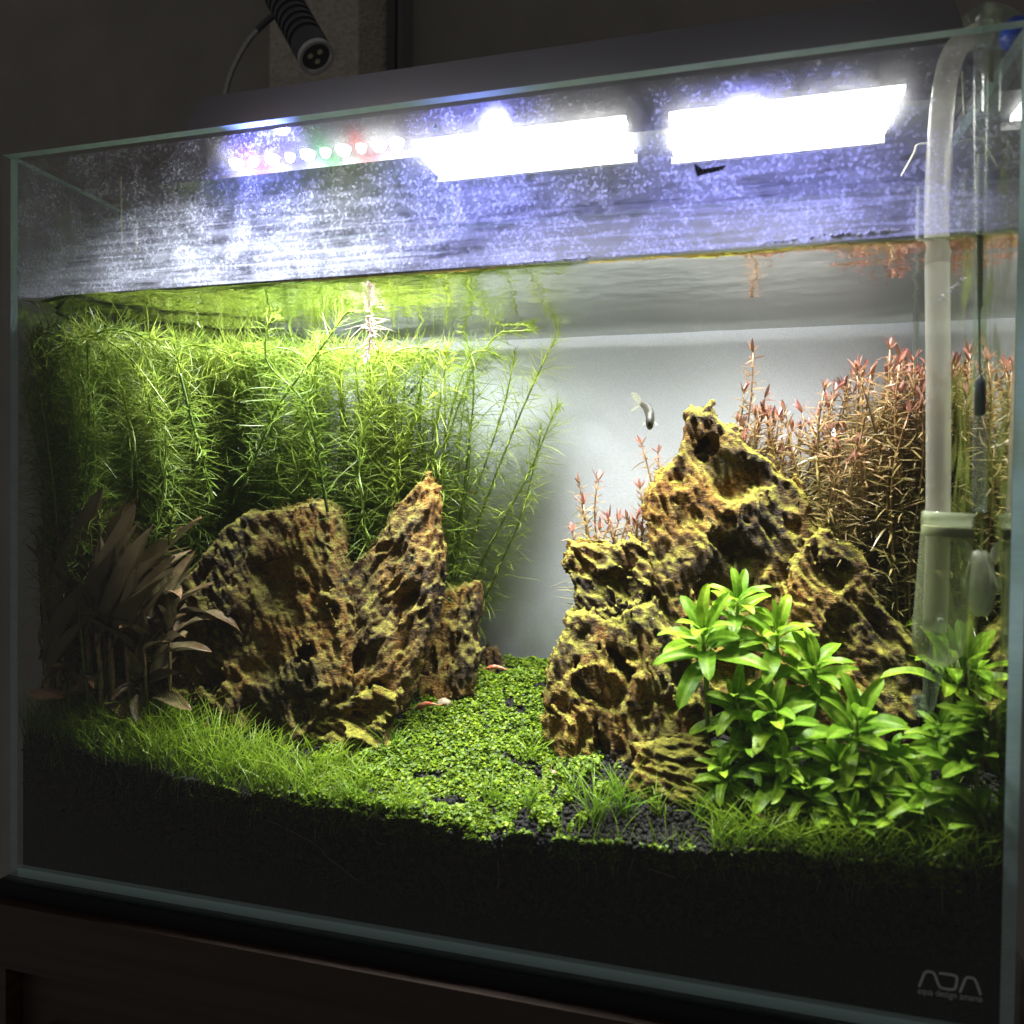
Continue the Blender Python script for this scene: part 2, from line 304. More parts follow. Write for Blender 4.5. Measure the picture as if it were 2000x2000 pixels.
# ------------------------------------------------------------------ object helpers
def mesh_data(name, V, F, mat, smooth=False, attrs=None, origin=(0, 0, 0)):
    V = (np.asarray(V, float) - np.asarray(origin, float)) * CM
    me = bpy.data.meshes.new(name)
    if isinstance(F, np.ndarray): Fs = [F]
    else: Fs = [np.asarray(f, int) for f in F if len(f)] if (len(F) and isinstance(F[0], np.ndarray)) else None
    if Fs is None:
        me.from_pydata([tuple(v) for v in V], [], [tuple(int(i) for i in f) for f in F])
    else:
        me.vertices.add(len(V)); me.vertices.foreach_set('co', V.astype(np.float32).ravel())
        nl = sum(f.size for f in Fs); nf = sum(len(f) for f in Fs)
        me.loops.add(nl); me.loops.foreach_set('vertex_index', np.concatenate([f.ravel() for f in Fs]).astype(np.int32))
        me.polygons.add(nf)
        st = []; k = 0
        for f in Fs:
            st.append(k + np.arange(len(f)) * f.shape[1]); k += f.size
        me.polygons.foreach_set('loop_start', np.concatenate(st).astype(np.int32))
        me.update(calc_edges=True); me.validate()
    for mm in (mat if isinstance(mat, (list, tuple)) else [mat]): me.materials.append(MATS[mm])
    if smooth: me.polygons.foreach_set('use_smooth', np.ones(len(me.polygons), bool))
    if attrs:
        for k, a in attrs.items():
            at_ = me.attributes.new(k, 'FLOAT', 'POINT'); at_.data.foreach_set('value', np.asarray(a, np.float32))
    me.update(); return me
def link(name, me, parent=None, loc=(0, 0, 0)):
    o = bpy.data.objects.new(name, me); C.objects.link(o); o.location = [c * CM for c in loc]
    if parent: o.parent = parent
    return o
def tag(o, label=None, cat=None, group=None, kind=None):
    if label: o['label'] = label
    if cat: o['category'] = cat
    if group: o['group'] = group
    if kind: o['kind'] = kind
    return o
WORG = {}
def thing(name, label, cat, loc, group=None):
    o = link(name, None, None, loc); WORG[o.name] = tuple(loc); o.empty_display_size = 0.01
    return tag(o, label, cat, group)
def part(name, V, F, mat, parent, smooth=False, attrs=None, at_origin=True):
    """V in world centimetres; the mesh gets the parent's origin"""
    org = WORG.get(parent.name, (0, 0, 0)) if parent else (0, 0, 0)
    o = link(name, mesh_data(name, V, F, mat, smooth, attrs, org), parent); WORG[o.name] = org
    return o
def solo(name, V, F, mat, label, cat, group=None, smooth=False, attrs=None, kind=None):
    V = np.asarray(V, float); org = np.array([V[:, 0].mean(), V[:, 1].mean(), V[:, 2].min()])
    o = link(name, mesh_data(name, V, F, mat, smooth, attrs, org), None, org); WORG[o.name] = tuple(org)
    return tag(o, label, cat, group, kind)
def box(a, b):
    (x0, y0, z0), (x1, y1, z1) = a, b
    V = [(x0, y0, z0), (x1, y0, z0), (x1, y1, z0), (x0, y1, z0), (x0, y0, z1), (x1, y0, z1), (x1, y1, z1), (x0, y1, z1)]
    F = [(0, 3, 2, 1), (4, 5, 6, 7), (0, 1, 5, 4), (1, 2, 6, 5), (2, 3, 7, 6), (3, 0, 4, 7)]
    return V, F
def joinm(parts):
    V = []; F = []; k = 0
    for v, f in parts:
        V += [tuple(p) for p in v]; F += [tuple(i + k for i in q) for q in f]; k += len(v)
    return V, F
def frames(P):
    P = np.asarray(P, float); T = np.gradient(P, axis=0); T /= np.linalg.norm(T, axis=1)[:, None] + 1e-12
    a = np.array([0.31, 0.95, 0.05]) if abs(T[0] @ np.array([0.31, 0.95, 0.05])) < 0.9 else np.array([1., 0, 0])
    Ns = []; n = a - T[0] * (a @ T[0]); n /= np.linalg.norm(n)
    for t in T:
        n = n - t * (n @ t); n /= np.linalg.norm(n) + 1e-12; Ns.append(n)
    Ns = np.array(Ns); return T, Ns, np.cross(T, Ns)
def tube(P, R, n=8, cap=True):
    P = np.asarray(P, float); k = len(P); R = np.broadcast_to(np.asarray(R, float), (k,))
    T, A, B = frames(P); th = np.arange(n) * 2 * PI / n
    V = P[:, None] + R[:, None, None] * (np.cos(th)[None, :, None] * A[:, None] + np.sin(th)[None, :, None] * B[:, None])
    V = V.reshape(-1, 3); F = []
    for i in range(k - 1):
        for j in range(n):
            j2 = (j + 1) % n; F.append((i * n + j, i * n + j2, (i + 1) * n + j2, (i + 1) * n + j))
    if cap: F.append(tuple(range(n))[::-1]); F.append(tuple((k - 1) * n + j for j in range(n)))
    return V.tolist(), F
def lathe(prof, axis_p, axis_d, n=24, cap=True):
    """prof: (distance along the axis, radius)"""
    d = np.asarray(axis_d, float); d /= np.linalg.norm(d); a = np.cross(d, [0.2, 1, 0.1]); a /= np.linalg.norm(a); b = np.cross(d, a)
    V = []; F = []
    for s, r in prof:
        for j in range(n):
            t = 2 * PI * j / n; V.append(tuple(np.asarray(axis_p) + d * s + r * (math.cos(t) * a + math.sin(t) * b)))
    k = len(prof)
    for i in range(k - 1):
        for j in range(n):
            j2 = (j + 1) % n; F.append((i * n + j, i * n + j2, (i + 1) * n + j2, (i + 1) * n + j))
    if cap: F.append(tuple(range(n))[::-1]); F.append(tuple((k - 1) * n + j for j in range(n)))
    return V, F
def smoothpath(pts, n=24):
    pts = np.asarray(pts, float); k = len(pts); t = np.linspace(0, k - 1, n); out = []
    for x in t:
        i = min(int(x), k - 2); f = x - i
        p0 = pts[max(i - 1, 0)]; p1 = pts[i]; p2 = pts[i + 1]; p3 = pts[min(i + 2, k - 1)]
        out.append(0.5 * (2 * p1 + (p2 - p0) * f + (2 * p0 - 5 * p1 + 4 * p2 - p3) * f * f + (3 * p1 - p0 - 3 * p2 + p3) * f ** 3))
    return np.array(out)
def ribbons(Pc, Sd, wid):
    """Pc (n,k,3) centre lines, Sd (n,3) or (n,k,3) side vectors, wid (n,k) half widths -> verts, quads"""
    n, k, _ = Pc.shape
    if Sd.ndim == 2: Sd = Sd[:, None, :]
    V = np.stack([Pc - Sd * wid[..., None], Pc + Sd * wid[..., None]], 2).reshape(-1, 3)
    b = (np.arange(n) * k * 2)[:, None] + (np.arange(k - 1) * 2)[None]
    Q = np.stack([b, b + 1, b + 3, b + 2], -1).reshape(-1, 4)
    return V, Q
# numpy noise -------------------------------------------------------------
PERM = rng.permutation(512); GR = rng.normal(size=(512, 3)); GR /= np.linalg.norm(GR, axis=1)[:, None]
def gnoise(P):
    P = np.asarray(P, float); i = np.floor(P).astype(int); f = P - i; u = f * f * f * (f * (f * 6 - 15) + 10); r = 0
    for dx in (0, 1):
        for dy in (0, 1):
            for dz in (0, 1):
                h = PERM[(PERM[(PERM[(i[..., 0] + dx) & 511] + i[..., 1] + dy) & 511] + i[..., 2] + dz) & 511]
                g = GR[h]
                d = g[..., 0] * (f[..., 0] - dx) + g[..., 1] * (f[..., 1] - dy) + g[..., 2] * (f[..., 2] - dz)
                wgt = (u[..., 0] if dx else 1 - u[..., 0]) * (u[..., 1] if dy else 1 - u[..., 1]) * (u[..., 2] if dz else 1 - u[..., 2])
                r = r + wgt * d
    return r * 1.6
def fbm(P, o=3):
    r = 0; a = 1.0
    for k in range(o): r = r + a * gnoise(P * 2 ** k + 17.3 * k); a *= 0.5
    return r
JIT = rng.random((512, 3))
def worley(P):
    P = np.asarray(P, float); i = np.floor(P).astype(int); best = np.full(P.shape[:-1], 9.0)
    for dx in (-1, 0, 1):
        for dy in (-1, 0, 1):
            for dz in (-1, 0, 1):
                c = i + [dx, dy, dz]
                h = PERM[(PERM[(PERM[c[..., 0] & 511] + c[..., 1]) & 511] + c[..., 2]) & 511]
                d = ((c + JIT[h] - P) ** 2).sum(-1); best = np.minimum(best, d)
    return np.sqrt(best)
def sstep(a, b, x): t = np.clip((x - a) / (b - a), 0, 1); return t * t * (3 - 2 * t)
def surface_nets(f, org, h):
    s = f > 0; nx, ny, nz = f.shape
    acc = np.zeros((nx - 1, ny - 1, nz - 1, 3)); cnt = np.zeros((nx - 1, ny - 1, nz - 1))
    sl = lambda d, n: slice(d, n - 1 + d)
    for ax in range(3):
        o1, o2 = [a for a in range(3) if a != ax]
        for d1 in (0, 1):
            for d2 in (0, 1):
                a = [0, 0, 0]; a[o1] = d1; a[o2] = d2; b = list(a); b[ax] = 1
                fa = f[sl(a[0], nx), sl(a[1], ny), sl(a[2], nz)]; fb = f[sl(b[0], nx), sl(b[1], ny), sl(b[2], nz)]
                m_ = (fa > 0) != (fb > 0)
                t_ = np.where(m_, fa / np.where(m_, fa - fb, 1), 0)
                for q in range(3): acc[..., q] += m_ * ((t_ if q == ax else a[q]))
                cnt += m_
    idx = np.full(cnt.shape, -1); cells = np.argwhere(cnt > 0); idx[tuple(cells.T)] = np.arange(len(cells))
    V = cells + acc[tuple(cells.T)] / cnt[tuple(cells.T)][:, None]
    V = np.asarray(org) + V * h; Q = []
    for ax in range(3):
        o1, o2 = (ax + 1) % 3, (ax + 2) % 3
        sh = [slice(None)] * 3; sh2 = [slice(None)] * 3; sh[ax] = slice(0, -1); sh2[ax] = slice(1, None)
        ch = s[tuple(sh)] != s[tuple(sh2)]; e = np.argwhere(ch)
        e = e[(e[:, o1] > 0) & (e[:, o2] > 0) & (e[:, o1] < f.shape[o1] - 1) & (e[:, o2] < f.shape[o2] - 1)]
        def g(a, b): c = e.copy(); c[:, o1] -= a; c[:, o2] -= b; return idx[tuple(c.T)]
        q = np.stack([g(1, 1), g(0, 1), g(0, 0), g(1, 0)], 1)
        fl = ~s[tuple(e.T)]; q[fl] = q[fl][:, ::-1]; Q.append(q)
    return V, np.concatenate(Q)
def vnormals(V, Q):
    n = np.cross(V[Q[:, 2]] - V[Q[:, 0]], V[Q[:, 3]] - V[Q[:, 1]]); r = np.zeros_like(V)
    for k in range(4): np.add.at(r, Q[:, k], n)
    return r / (np.linalg.norm(r, axis=1)[:, None] + 1e-12)

# ------------------------------------------------------------------ setting: wall, cabinet
o = solo('wall', *box((-160, 62, -80), (180, 64, 160)), 'wall_paint', 'dark plain wall behind the aquarium', 'wall', kind='structure')
pl, pr = at(527, 60, 50.0), at(700, 60, 50.0)
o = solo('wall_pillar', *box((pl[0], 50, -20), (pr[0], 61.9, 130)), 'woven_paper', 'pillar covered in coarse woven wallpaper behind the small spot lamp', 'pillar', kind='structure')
a, b = at(716, 60, 58.0), at(742, 60, 58.0)
t = thing('door_frame', 'dark upright frame moulding beside the wallpapered pillar', 'frame', (a[0], 58, -20))
for u0, u1, y0 in ((706, 722, 57.0), (726, 772, 58.6), (776, 784, 57.8)):
    a, b = at(u0, 60, y0), at(u1, 60, y0)
    part('moulding', *box((a[0], y0, -20), (b[0], 61.9, 130)), 'hood_grey', t)

cab = thing('cabinet', 'dark brown wooden cabinet carrying the aquarium', 'cabinet', (30, 10, -60))
ZC = -1.0
part('top_board', *box((-2.0, -1.0, ZC - 4.2), (64, 32, ZC)), 'dark_wood', cab)
part('left_stile', *box((-2.0, -0.8, -60), (1.2, 31, ZC - 4.21)), 'dark_wood', cab)
part('right_stile', *box((59, -0.8, -60), (64, 31, ZC - 4.21)), 'dark_wood', cab)
part('door_panel', *box((1.25, 0.4, -60), (58.95, 2.0, ZC - 4.25)), 'dark_wood', cab)
part('door_rail', *box((3.4, -0.2, ZC - 12.6), (57.2, 0.38, ZC - 8.6)), 'dark_wood', cab)
o = solo('cushion_mat', *box((-0.15, -0.3, ZC + 0.01), (60.3, 30, -0.02)), 'black_mat', 'thin black foam mat between aquarium and cabinet', 'mat')

# ------------------------------------------------------------------ aquarium
tank = thing('aquarium', 'rimless clear glass aquarium filled with planted rocks', 'aquarium', (30, 9.5, 0))
def pane(name, a, b, edges, gm='pane_glass'):
    V, F = box(a, b)
    o = part(name, V, F, [gm, 'pane_edge'], tank)
    for i, pg in enumerate(o.data.polygons):
        if i in edges: pg.material_index = 1
    return o
front = pane('front_pane', (0, 0, 0), (W, GT, H), (1,))
pane('left_pane', (0, GT + .01, 0), (GT, DB - .01, H), (1, 2))
pane('right_pane', (W - GT, GT + .01, 0), (W, DB - .01, H), (1, 2))
pane('back_pane', (0, DB, 0), (W, DB + GT, H), (1,), 'hazy_pane')
pane('floor_pane', (GT + .01, GT + .01, 0), (W - GT - .01, DB - .01, GT), (0, 1, 2)).data.materials[1] = MATS['floor_edge']
for x0 in (GT, XR - 0.18):
    part('silicone_seam', *box((x0, DB - .2, 8), (x0 + .18, DB - .02, H - .02)), 'silicone', tank)
# mineral film on the front pane
zs = np.linspace(ZW + 0.25, H - 0.35, 3)
part('limescale_film', [(XL, YF + .03, ZW + .2), (XR, YF + .03, ZW + .2), (XR, YF + .03, H - .25), (XL, YF + .03, H - .25)], [(0, 1, 2, 3)], 'limescale', tank)
part('limescale_film', [(XL + .03, YF, ZW + .1), (XL + .03, DB, ZW + .1), (XL + .03, DB, H - .3), (XL + .03, YF, H - .3)], [(0, 1, 2, 3)], 'limescale', tank)
part('algae_film', [(XR - .04, YF + .5, 12), (XR - .04, DB * .7, 12), (XR - .04, DB * .7, 45), (XR - .04, YF + .5, 45)], [(0, 1, 2, 3)], 'algae_film', tank)
# printed emblem, bottom right of the front pane
def px(c): return at(1750 + c[0] / 9.66, 1850 + c[1] / 9.66, 0.618)
def stroke(pts, wd):
    P = smooth_corner(pts); P3 = np.array([px(p) for p in P]); T = np.gradient(P3, axis=0); T /= np.linalg.norm(T, axis=1)[:, None]
    S = np.stack([-T[:, 2], T[:, 1] * 0, T[:, 0]], 1)
    return ribbons(P3[None], S[None], np.full((1, len(P3)), wd / 2))
def smooth_corner(pts, r=0.3):
    out = [pts[0]]
    for i in range(1, len(pts) - 1):
        a, b, c = map(np.array, (pts[i - 1], pts[i], pts[i + 1]))
        for t_ in np.linspace(0, 1, 6):
            p0 = b + (a - b) * r; p2 = b + (c - b) * r
            out.append(tuple((1 - t_) ** 2 * p0 + 2 * t_ * (1 - t_) * b + t_ * t_ * p2))
    out.append(pts[-1]); return out
for pts in ([(435, 745), (550, 450), (720, 475), (820, 770), (1120, 810), (1160, 560), (1060, 520), (810, 490)], [(1205, 855), (1320, 560), (1490, 590), (1600, 905)]):
    V, Q = stroke(pts, 0.115); part('emblem_stroke', V, Q, 'print_grey', front)
fc = bpy.data.curves.new('emblem_lettering', 'FONT'); fc.body = 'aqua design amano'; fc.size = 0.0042; fc.align_x = 'LEFT'
a, b = px((405, 870)), px((1625, 1040))
fo = bpy.data.objects.new('emblem_lettering', fc); C.objects.link(fo); fo.data.materials.append(MATS['print_grey']); fo.parent = front
bpy.context.view_layer.update()
wtx = max(fo.dimensions.x, 1e-4); s_ = np.linalg.norm(b - a) * CM / wtx
og = np.array(WORG[front.name])
dg_ = bpy.context.evaluated_depsgraph_get(); tm = bpy.data.meshes.new_from_object(fo.evaluated_get(dg_)); bpy.data.objects.remove(fo)
fo = link('emblem_lettering', tm, front)
fo.location = [c * CM for c in (a - og)]; fo.rotation_euler = (PI / 2, -math.atan2(b[2] - a[2], b[0] - a[0]), 0); fo.scale = (s_, s_ * 1.25, 1)

o = solo('backing_sheet', *box((-0.2, DB + GT + .05, 2), (W + 0.2, DB + GT + .12, 42.2)), 'backing_film', 'pale frosted sheet stuck behind the aquarium', 'sheet')

# water: rippled surface plus the two side faces
gx, gy = np.linspace(XL + .02, XR - .02, 181), np.concatenate([np.array([0, .04, .09, .16, .26, .40, .6]), np.linspace(.9, DB - YF - .04, 40)]) + YF + .02
X, Y = np.meshgrid(gx, gy, indexing='ij')
amp = 0.03 + 0.34 * sstep(17, 5, X)
Z = ZW + amp * gnoise(np.stack([X * .30, Y * .35, X * 0], -1)) + 0.03 * gnoise(np.stack([X * .9, Y * .9, X * 0 + 4], -1)) + 0.30 * np.exp(-(Y - YF) / .22)
V = np.stack([X, Y, Z], -1).reshape(-1, 3); ny = len(gy)
i, j = np.meshgrid(np.arange(180), np.arange(ny - 1), indexing='ij'); k = i * ny + j
Q = np.stack([k, k + ny, k + ny + 1, k + 1], -1).reshape(-1, 4)
water = link('water', mesh_data('water', V, Q, 'water_surface', True)); tag(water, 'clear water surface mirroring plants from below', 'water', None, 'structure')
for nm, x0, fl in (('water_side', XL + .02, 1), ('water_side', XR - .02, 0)):
    V = [(x0, YF + .02, .7), (x0, DB - .02, .7), (x0, DB - .02, ZW), (x0, YF + .02, ZW)]
    part(nm, V, [(0, 3, 2, 1) if fl else (0, 1, 2, 3)], 'water_side', water)

# ------------------------------------------------------------------ soil
FX = [0.4, 6.7, 11.5, 17.9, 25.8, 32.2, 40.9, 46.2, 53.6, 59.2]; FZ = [9.5, 8.7, 8.3, 7.3, 7.1, 6.9, 7.2, 7.5, 8.0, 8.2]
BX = [0, 10, 20, 28, 34, 45, 60]; BZ = [12.5, 13, 13, 12.8, 13, 13, 13]
def soil(x, y):
    x = np.asarray(x, float); y = np.asarray(y, float) + 0 * x
    t_ = np.clip((y - .6) / 17.5, 0, 1); return np.interp(x, FX, FZ) * (1 - t_) + np.interp(x, BX, BZ) * t_ + np.clip(1.2 - t_ * 5, 0, 1) * (.42 * gnoise(np.stack([x * .33, y * .3, x * 0 + 2.5], -1)) + .2 * gnoise(np.stack([x * 1.1, y * .8, x * 0 + 6.5], -1)))
def hitsoil(u, v):
    for y in np.arange(.7, 19, .1):
        p_ = at(u, v, y)
        if p_[2] < soil(p_[0], y): return p_
    return at(u, v, 18.5)
gx = np.linspace(XL + .05, XR - .05, 170); gy = np.linspace(YF + .40, DB - .06, 70)
X, Y = np.meshgrid(gx, gy, indexing='ij'); Z = soil(X, Y) + .12 * gnoise(np.stack([X * 2.2, Y * 2.2, X * 0], -1)) + .2 * gnoise(np.stack([X * .5, Y * .5, X * 0], -1))
V = np.stack([X, Y, Z], -1).reshape(-1, 3); ny = len(gy); nx = len(gx)
i, j = np.meshgrid(np.arange(nx - 1), np.arange(ny - 1), indexing='ij'); k = i * ny + j
Q = [np.stack([k, k + ny, k + ny + 1, k + 1], -1).reshape(-1, 4)]
def wall_(idx, flip):
    global V
    n0 = len(V); b = V[idx].copy(); b[:, 2] = GT + .03; V = np.concatenate([V, b]); n = len(idx)
    q = np.stack([n0 + np.arange(n - 1), n0 + np.arange(1, n), idx[1:], idx[:-1]], 1); Q.append(q[:, ::-1] if flip else q)
wall_(np.arange(nx) * ny, False); wall_(np.arange(nx) * ny + ny - 1, True); wall_(np.arange(ny), True); wall_(np.arange(ny) + (nx - 1) * ny, False)
sg = link('soil_ground', mesh_data('soil_ground', V, np.concatenate(Q), 'black_soil')); tag(sg, 'sloping bed of black aquarium soil', 'soil', None, 'structure')
# loose granules: lumpy little balls, too many to count
def ico():
    g = (1 + 5 ** .5) / 2
    v = np.array([(-1, g, 0), (1, g, 0), (-1, -g, 0), (1, -g, 0), (0, -1, g), (0, 1, g), (0, -1, -g), (0, 1, -g), (g, 0, -1), (g, 0, 1), (-g, 0, -1), (-g, 0, 1)], float)
    f = np.array([(0, 11, 5), (0, 5, 1), (0, 1, 7), (0, 7, 10), (0, 10, 11), (1, 5, 9), (5, 11, 4), (11, 10, 2), (10, 7, 6), (7, 1, 8), (3, 9, 4), (3, 4, 2), (3, 2, 6), (3, 6, 8), (3, 8, 9), (4, 9, 5), (2, 4, 11), (6, 2, 10), (8, 6, 7), (9, 8, 1)])
    return v / np.linalg.norm(v[0]), f
IV, IF = ico()
def balls(Pc, R, jit=0.22):
    n = len(Pc); V = IV[None] * (R[:, None, None]) * (1 + jit * rng.normal(size=(n, 12, 1))) * (1 + .2 * rng.normal(size=(n, 1, 3))) + Pc[:, None]
    F = IF[None] + (np.arange(n) * 12)[:, None, None]; return V.reshape(-1, 3), F.reshape(-1, 3)
n = 7500; x = rng.uniform(1, 59, n); dz = rng.random(n) ** 1.4 * 4.5; P1 = np.stack([x, YF + .14 + rng.random(n) * .22, soil(x, YF) - dz + .15], 1)
n = 9000; x = rng.uniform(20, 59, n); y = YF + .3 + rng.random(n) ** 1.3 * 17.5; P2 = np.stack([x, y, soil(x, y) + .06 + .12 * rng.random(n)], 1)
PB = np.concatenate([P1, P2]); V, F = balls(PB, rng.uniform(.09, .19, len(PB)))
o = part('loose_granules', V, F, 'granule', sg, True); o['kind'] = 'stuff'

# ------------------------------------------------------------------ rocks: pitted, folded stones
def poly_sdf(pts, X, Z):
    """signed distance in the plane, positive inside"""
    P_ = np.asarray(pts, float); d = np.full(X.shape, 1e9); ins = np.zeros(X.shape, bool); n = len(P_)
    for i in range(n):
        a, b = P_[i], P_[(i + 1) % n]; e = b - a
        t_ = np.clip(((X - a[0]) * e[0] + (Z - a[1]) * e[1]) / (e @ e), 0, 1)
        d = np.minimum(d, np.hypot(X - a[0] - t_ * e[0], Z - a[1] - t_ * e[1]))
        c = ((a[1] > Z) != (b[1] > Z)) & (X < (b[0] - a[0]) * (Z - a[1]) / (b[1] - a[1] + 1e-12) + a[0]); ins ^= c
    return np.where(ins, d, -d)
ROCKS = []
def rock(label, poly, yc, T, mat, seed, lean=0.0, grain=(0.0, 0.0), h=0.145, pit=1.0, name='rock'):
    pts = np.array([at(u, v, yc)[[0, 2]] for u, v in poly])
    zmin = min(soil(p[0], yc) for p in pts) - 1.5
    lo = np.argmin(pts[:, 1])
    x0, x1, z0, z1 = pts[:, 0].min() - 1, pts[:, 0].max() + 1, min(pts[:, 1].min() - .5, zmin), pts[:, 1].max() + 1
    xl_ = abs(lean) * (z1 - z0) / 2; y0, y1 = yc - T - 1.2 - xl_, yc + T + 1.2 + xl_
    gx, gy, gz = np.arange(x0, x1, h), np.arange(y0, y1, h), np.arange(z0, z1, h)
    X2, Z2 = np.meshgrid(gx, gz, indexing='ij'); d2 = poly_sdf(pts, X2, Z2)
    R = max(1.2, T * .8)
    dc = np.clip(d2, 0, R) / R; prof = T * np.sqrt(dc * (2 - dc))
    zm = (z0 + z1) / 2
    X, Y, Z = np.meshgrid(gx, gy, gz, indexing='ij')
    dy = np.abs(Y - yc - lean * (Z - zm))
    f = np.minimum(np.where(d2 > 0, prof, d2)[:, None, :] - dy, d2[:, None, :] * 1.2)
    rr = np.random.default_rng(seed + 100); cx_, cz_ = pts[:, 0].mean(), pts[:, 1].mean(); wx_, wz_ = (x1 - x0) / 2, (z1 - z0) / 2
    for _ in range(9):
        nn = np.array([rr.normal() * .55, -1.0, rr.normal() * .4 + .2]); nn /= np.linalg.norm(nn); px_, pz_ = cx_ + rr.uniform(-.7, .7) * wx_, cz_ + rr.uniform(-.7, .7) * wz_
        py_ = yc + lean * (pz_ - zm) - T * rr.uniform(.45, .85)
        f = np.minimum(f, np.maximum(-(nn[0] * (X - px_) + nn[1] * (Y - py_) + nn[2] * (Z - pz_)) + .15, (Y - yc - lean * (Z - zm) + .3 * T) * 2.0))
    sel = np.abs(f) < 2.0
    Pn = np.stack([X[sel], Y[sel], Z[sel]], -1); so = seed * 13.7
    ca, sa = math.cos(grain[0]), math.sin(grain[0])
    G = np.stack([Pn[:, 0] * ca + Pn[:, 2] * sa, Pn[:, 1], -Pn[:, 0] * sa + Pn[:, 2] * ca], 1)     # grain frame
    Wp = G + 0.9 * np.stack([gnoise(G * .4 + so), gnoise(G * .4 + so + 31), gnoise(G * .4 + so + 57)], 1)
    big = .6 * gnoise(Wp * [.24, .24, .13] + so) + .35 * gnoise(Wp * [.55, .55, .3] + so + 12)
    rn = 1 - 2.4 * np.abs(gnoise(Wp * [.50, .50, .15] + so + 5)); rid = .62 * np.clip(rn, -.4, 1) * np.abs(rn)
    rn2 = 1 - 2.4 * np.abs(gnoise(Wp * [1.25, 1.25, .36] + so + 25)); rid2 = .42 * np.clip(rn2, -.6, 1) * np.abs(rn2) ** .5
    wl = worley(Wp * [.27, .27, .17] + so + 9)
    md = sstep(-.25, .05, gnoise(G * .22 + so + 77))
    pits = (1.0 * sstep(.50, .40, wl) + 2.2 * sstep(.44, .08, wl)) * md * pit
    wl2 = worley(Wp * [.62, .62, .26] + so + 3)
    pits2 = (.40 * sstep(.46, .36, wl2) + .45 * sstep(.36, .08, wl2)) * sstep(.02, .2, gnoise(G * .4 + so + 44)) * pit
    lip = .30 * sstep(.46, .54, wl) * sstep(.66, .54, wl) * md
    dd = np.broadcast_to(d2[:, None, :], f.shape)[sel]; tk = sstep(.1, 1.7, dd); pits *= tk; pits2 *= .25 + .75 * tk; big *= .35 + .65 * tk
    g = f.copy(); g[sel] = f[sel] + big + rid * (.4 + .6 * tk) + rid2 - pits - pits2 + lip
    g[0] = g[-1] = -1; g[:, 0] = g[:, -1] = -1; g[:, :, 0] = g[:, :, -1] = -1
    V, Q = surface_nets(g, (x0, y0, z0), h)
    nr = vnormals(V, Q)
    G = np.stack([V[:, 0] * ca + V[:, 2] * sa, V[:, 1], -V[:, 0] * sa + V[:, 2] * ca], 1)
    pm = sstep(-.05, .25, gnoise(G * .6 + so + 90))
    dsp = .34 * (0.3 - np.abs(gnoise(G * [1.9, 1.9, .4] + so))) + .07 * gnoise(G * [4.2, 4.2, 2.2] + so) - .14 * pm * sstep(.44, .30, worley(G * [1.35, 1.35, .5] + so))
    V = V + nr * dsp[:, None]
    ROCKS.append((label, V.min(0), V.max(0)))
    return solo(name, V, Q, mat, label, 'rock', 'pitted rocks of the left mound' if pts[:, 0].mean() < 32 else 'pitted rocks of the right mound', True)
rock('broad ochre pitted rock, largest of the left mound', [(467, 1002), (543, 995), (609, 977), (638, 995), (648, 1053), (668, 1143), (690, 1230), (690, 1330), (640, 1410), (590, 1450), (450, 1455), (390, 1455), (320, 1405), (265, 1350), (280, 1290), (300, 1235), (340, 1180), (385, 1105), (425, 1035)], 8.3, 3.6, 'ochre_stone', 1, 0.22, (0.5, 0), pit=1.15)
rock('tall slanting ochre rock with a pointed top, right of the broad left rock', [(820, 926), (840, 980), (838, 1020), (853, 1085), (856, 1143), (850, 1216), (830, 1290), (800, 1360), (760, 1420), (690, 1460), (600, 1450), (610, 1390), (630, 1300), (648, 1200), (660, 1147), (690, 1100), (715, 1078), (737, 1056), (755, 1009), (809, 940)], 9.6, 2.6, 'ochre_stone', 2, 0.22, (-0.45, 0))
rock('small dark pointed rock between the broad and the tall left rocks', [(675, 973), (697, 991), (719, 1035), (715, 1085), (690, 1180), (640, 1180), (640, 1050), (652, 1005)], 13.2, 1.2, 'dark_stone', 3, 0, (-.2, 0))
rock('short flat-topped ochre rock at the right foot of the tall slanting rock', [(860, 1158), (904, 1143), (932, 1140), (934, 1180), (927, 1234), (934, 1280), (920, 1350), (850, 1380), (815, 1340), (835, 1250), (850, 1190)], 13.4, 1.9, 'ochre_stone', 4, 0.15, (-.1, 0))
rock('tiny brown rock poking up at the back end of the green carpet', [(936, 1280), (956, 1262), (968, 1268), (984, 1300), (984, 1330), (936, 1330)], 17.3, .5, 'dark_stone', 5, h=.1, pit=.3)
rock('low mossy rock lying in front of the tall slanting rock', [(640, 1385), (690, 1362), (735, 1348), (770, 1360), (774, 1390), (752, 1420), (764, 1450), (745, 1490), (700, 1510), (640, 1500), (608, 1450), (615, 1410)], 6.9, 1.7, 'mossy_stone', 6, 0.3, (1.2, 0), h=.12)
rock('tallest mossy rock rising to a jagged peak in the right mound', [(1387, 785), (1372, 800), (1354, 797), (1338, 820), (1337, 850), (1325, 885), (1295, 922), (1264, 968), (1266, 1012), (1272, 1064), (1266, 1107), (1270, 1200), (1290, 1320), (1460, 1360), (1600, 1330), (1620, 1150), (1597, 1035), (1575, 1008), (1580, 977), (1546, 938), (1514, 924), (1503, 898), (1458, 877), (1440, 848), (1398, 817)], 12.6, 3.2, 'mossy_stone', 7, 0.10, (0.35, 0), pit=1.25)
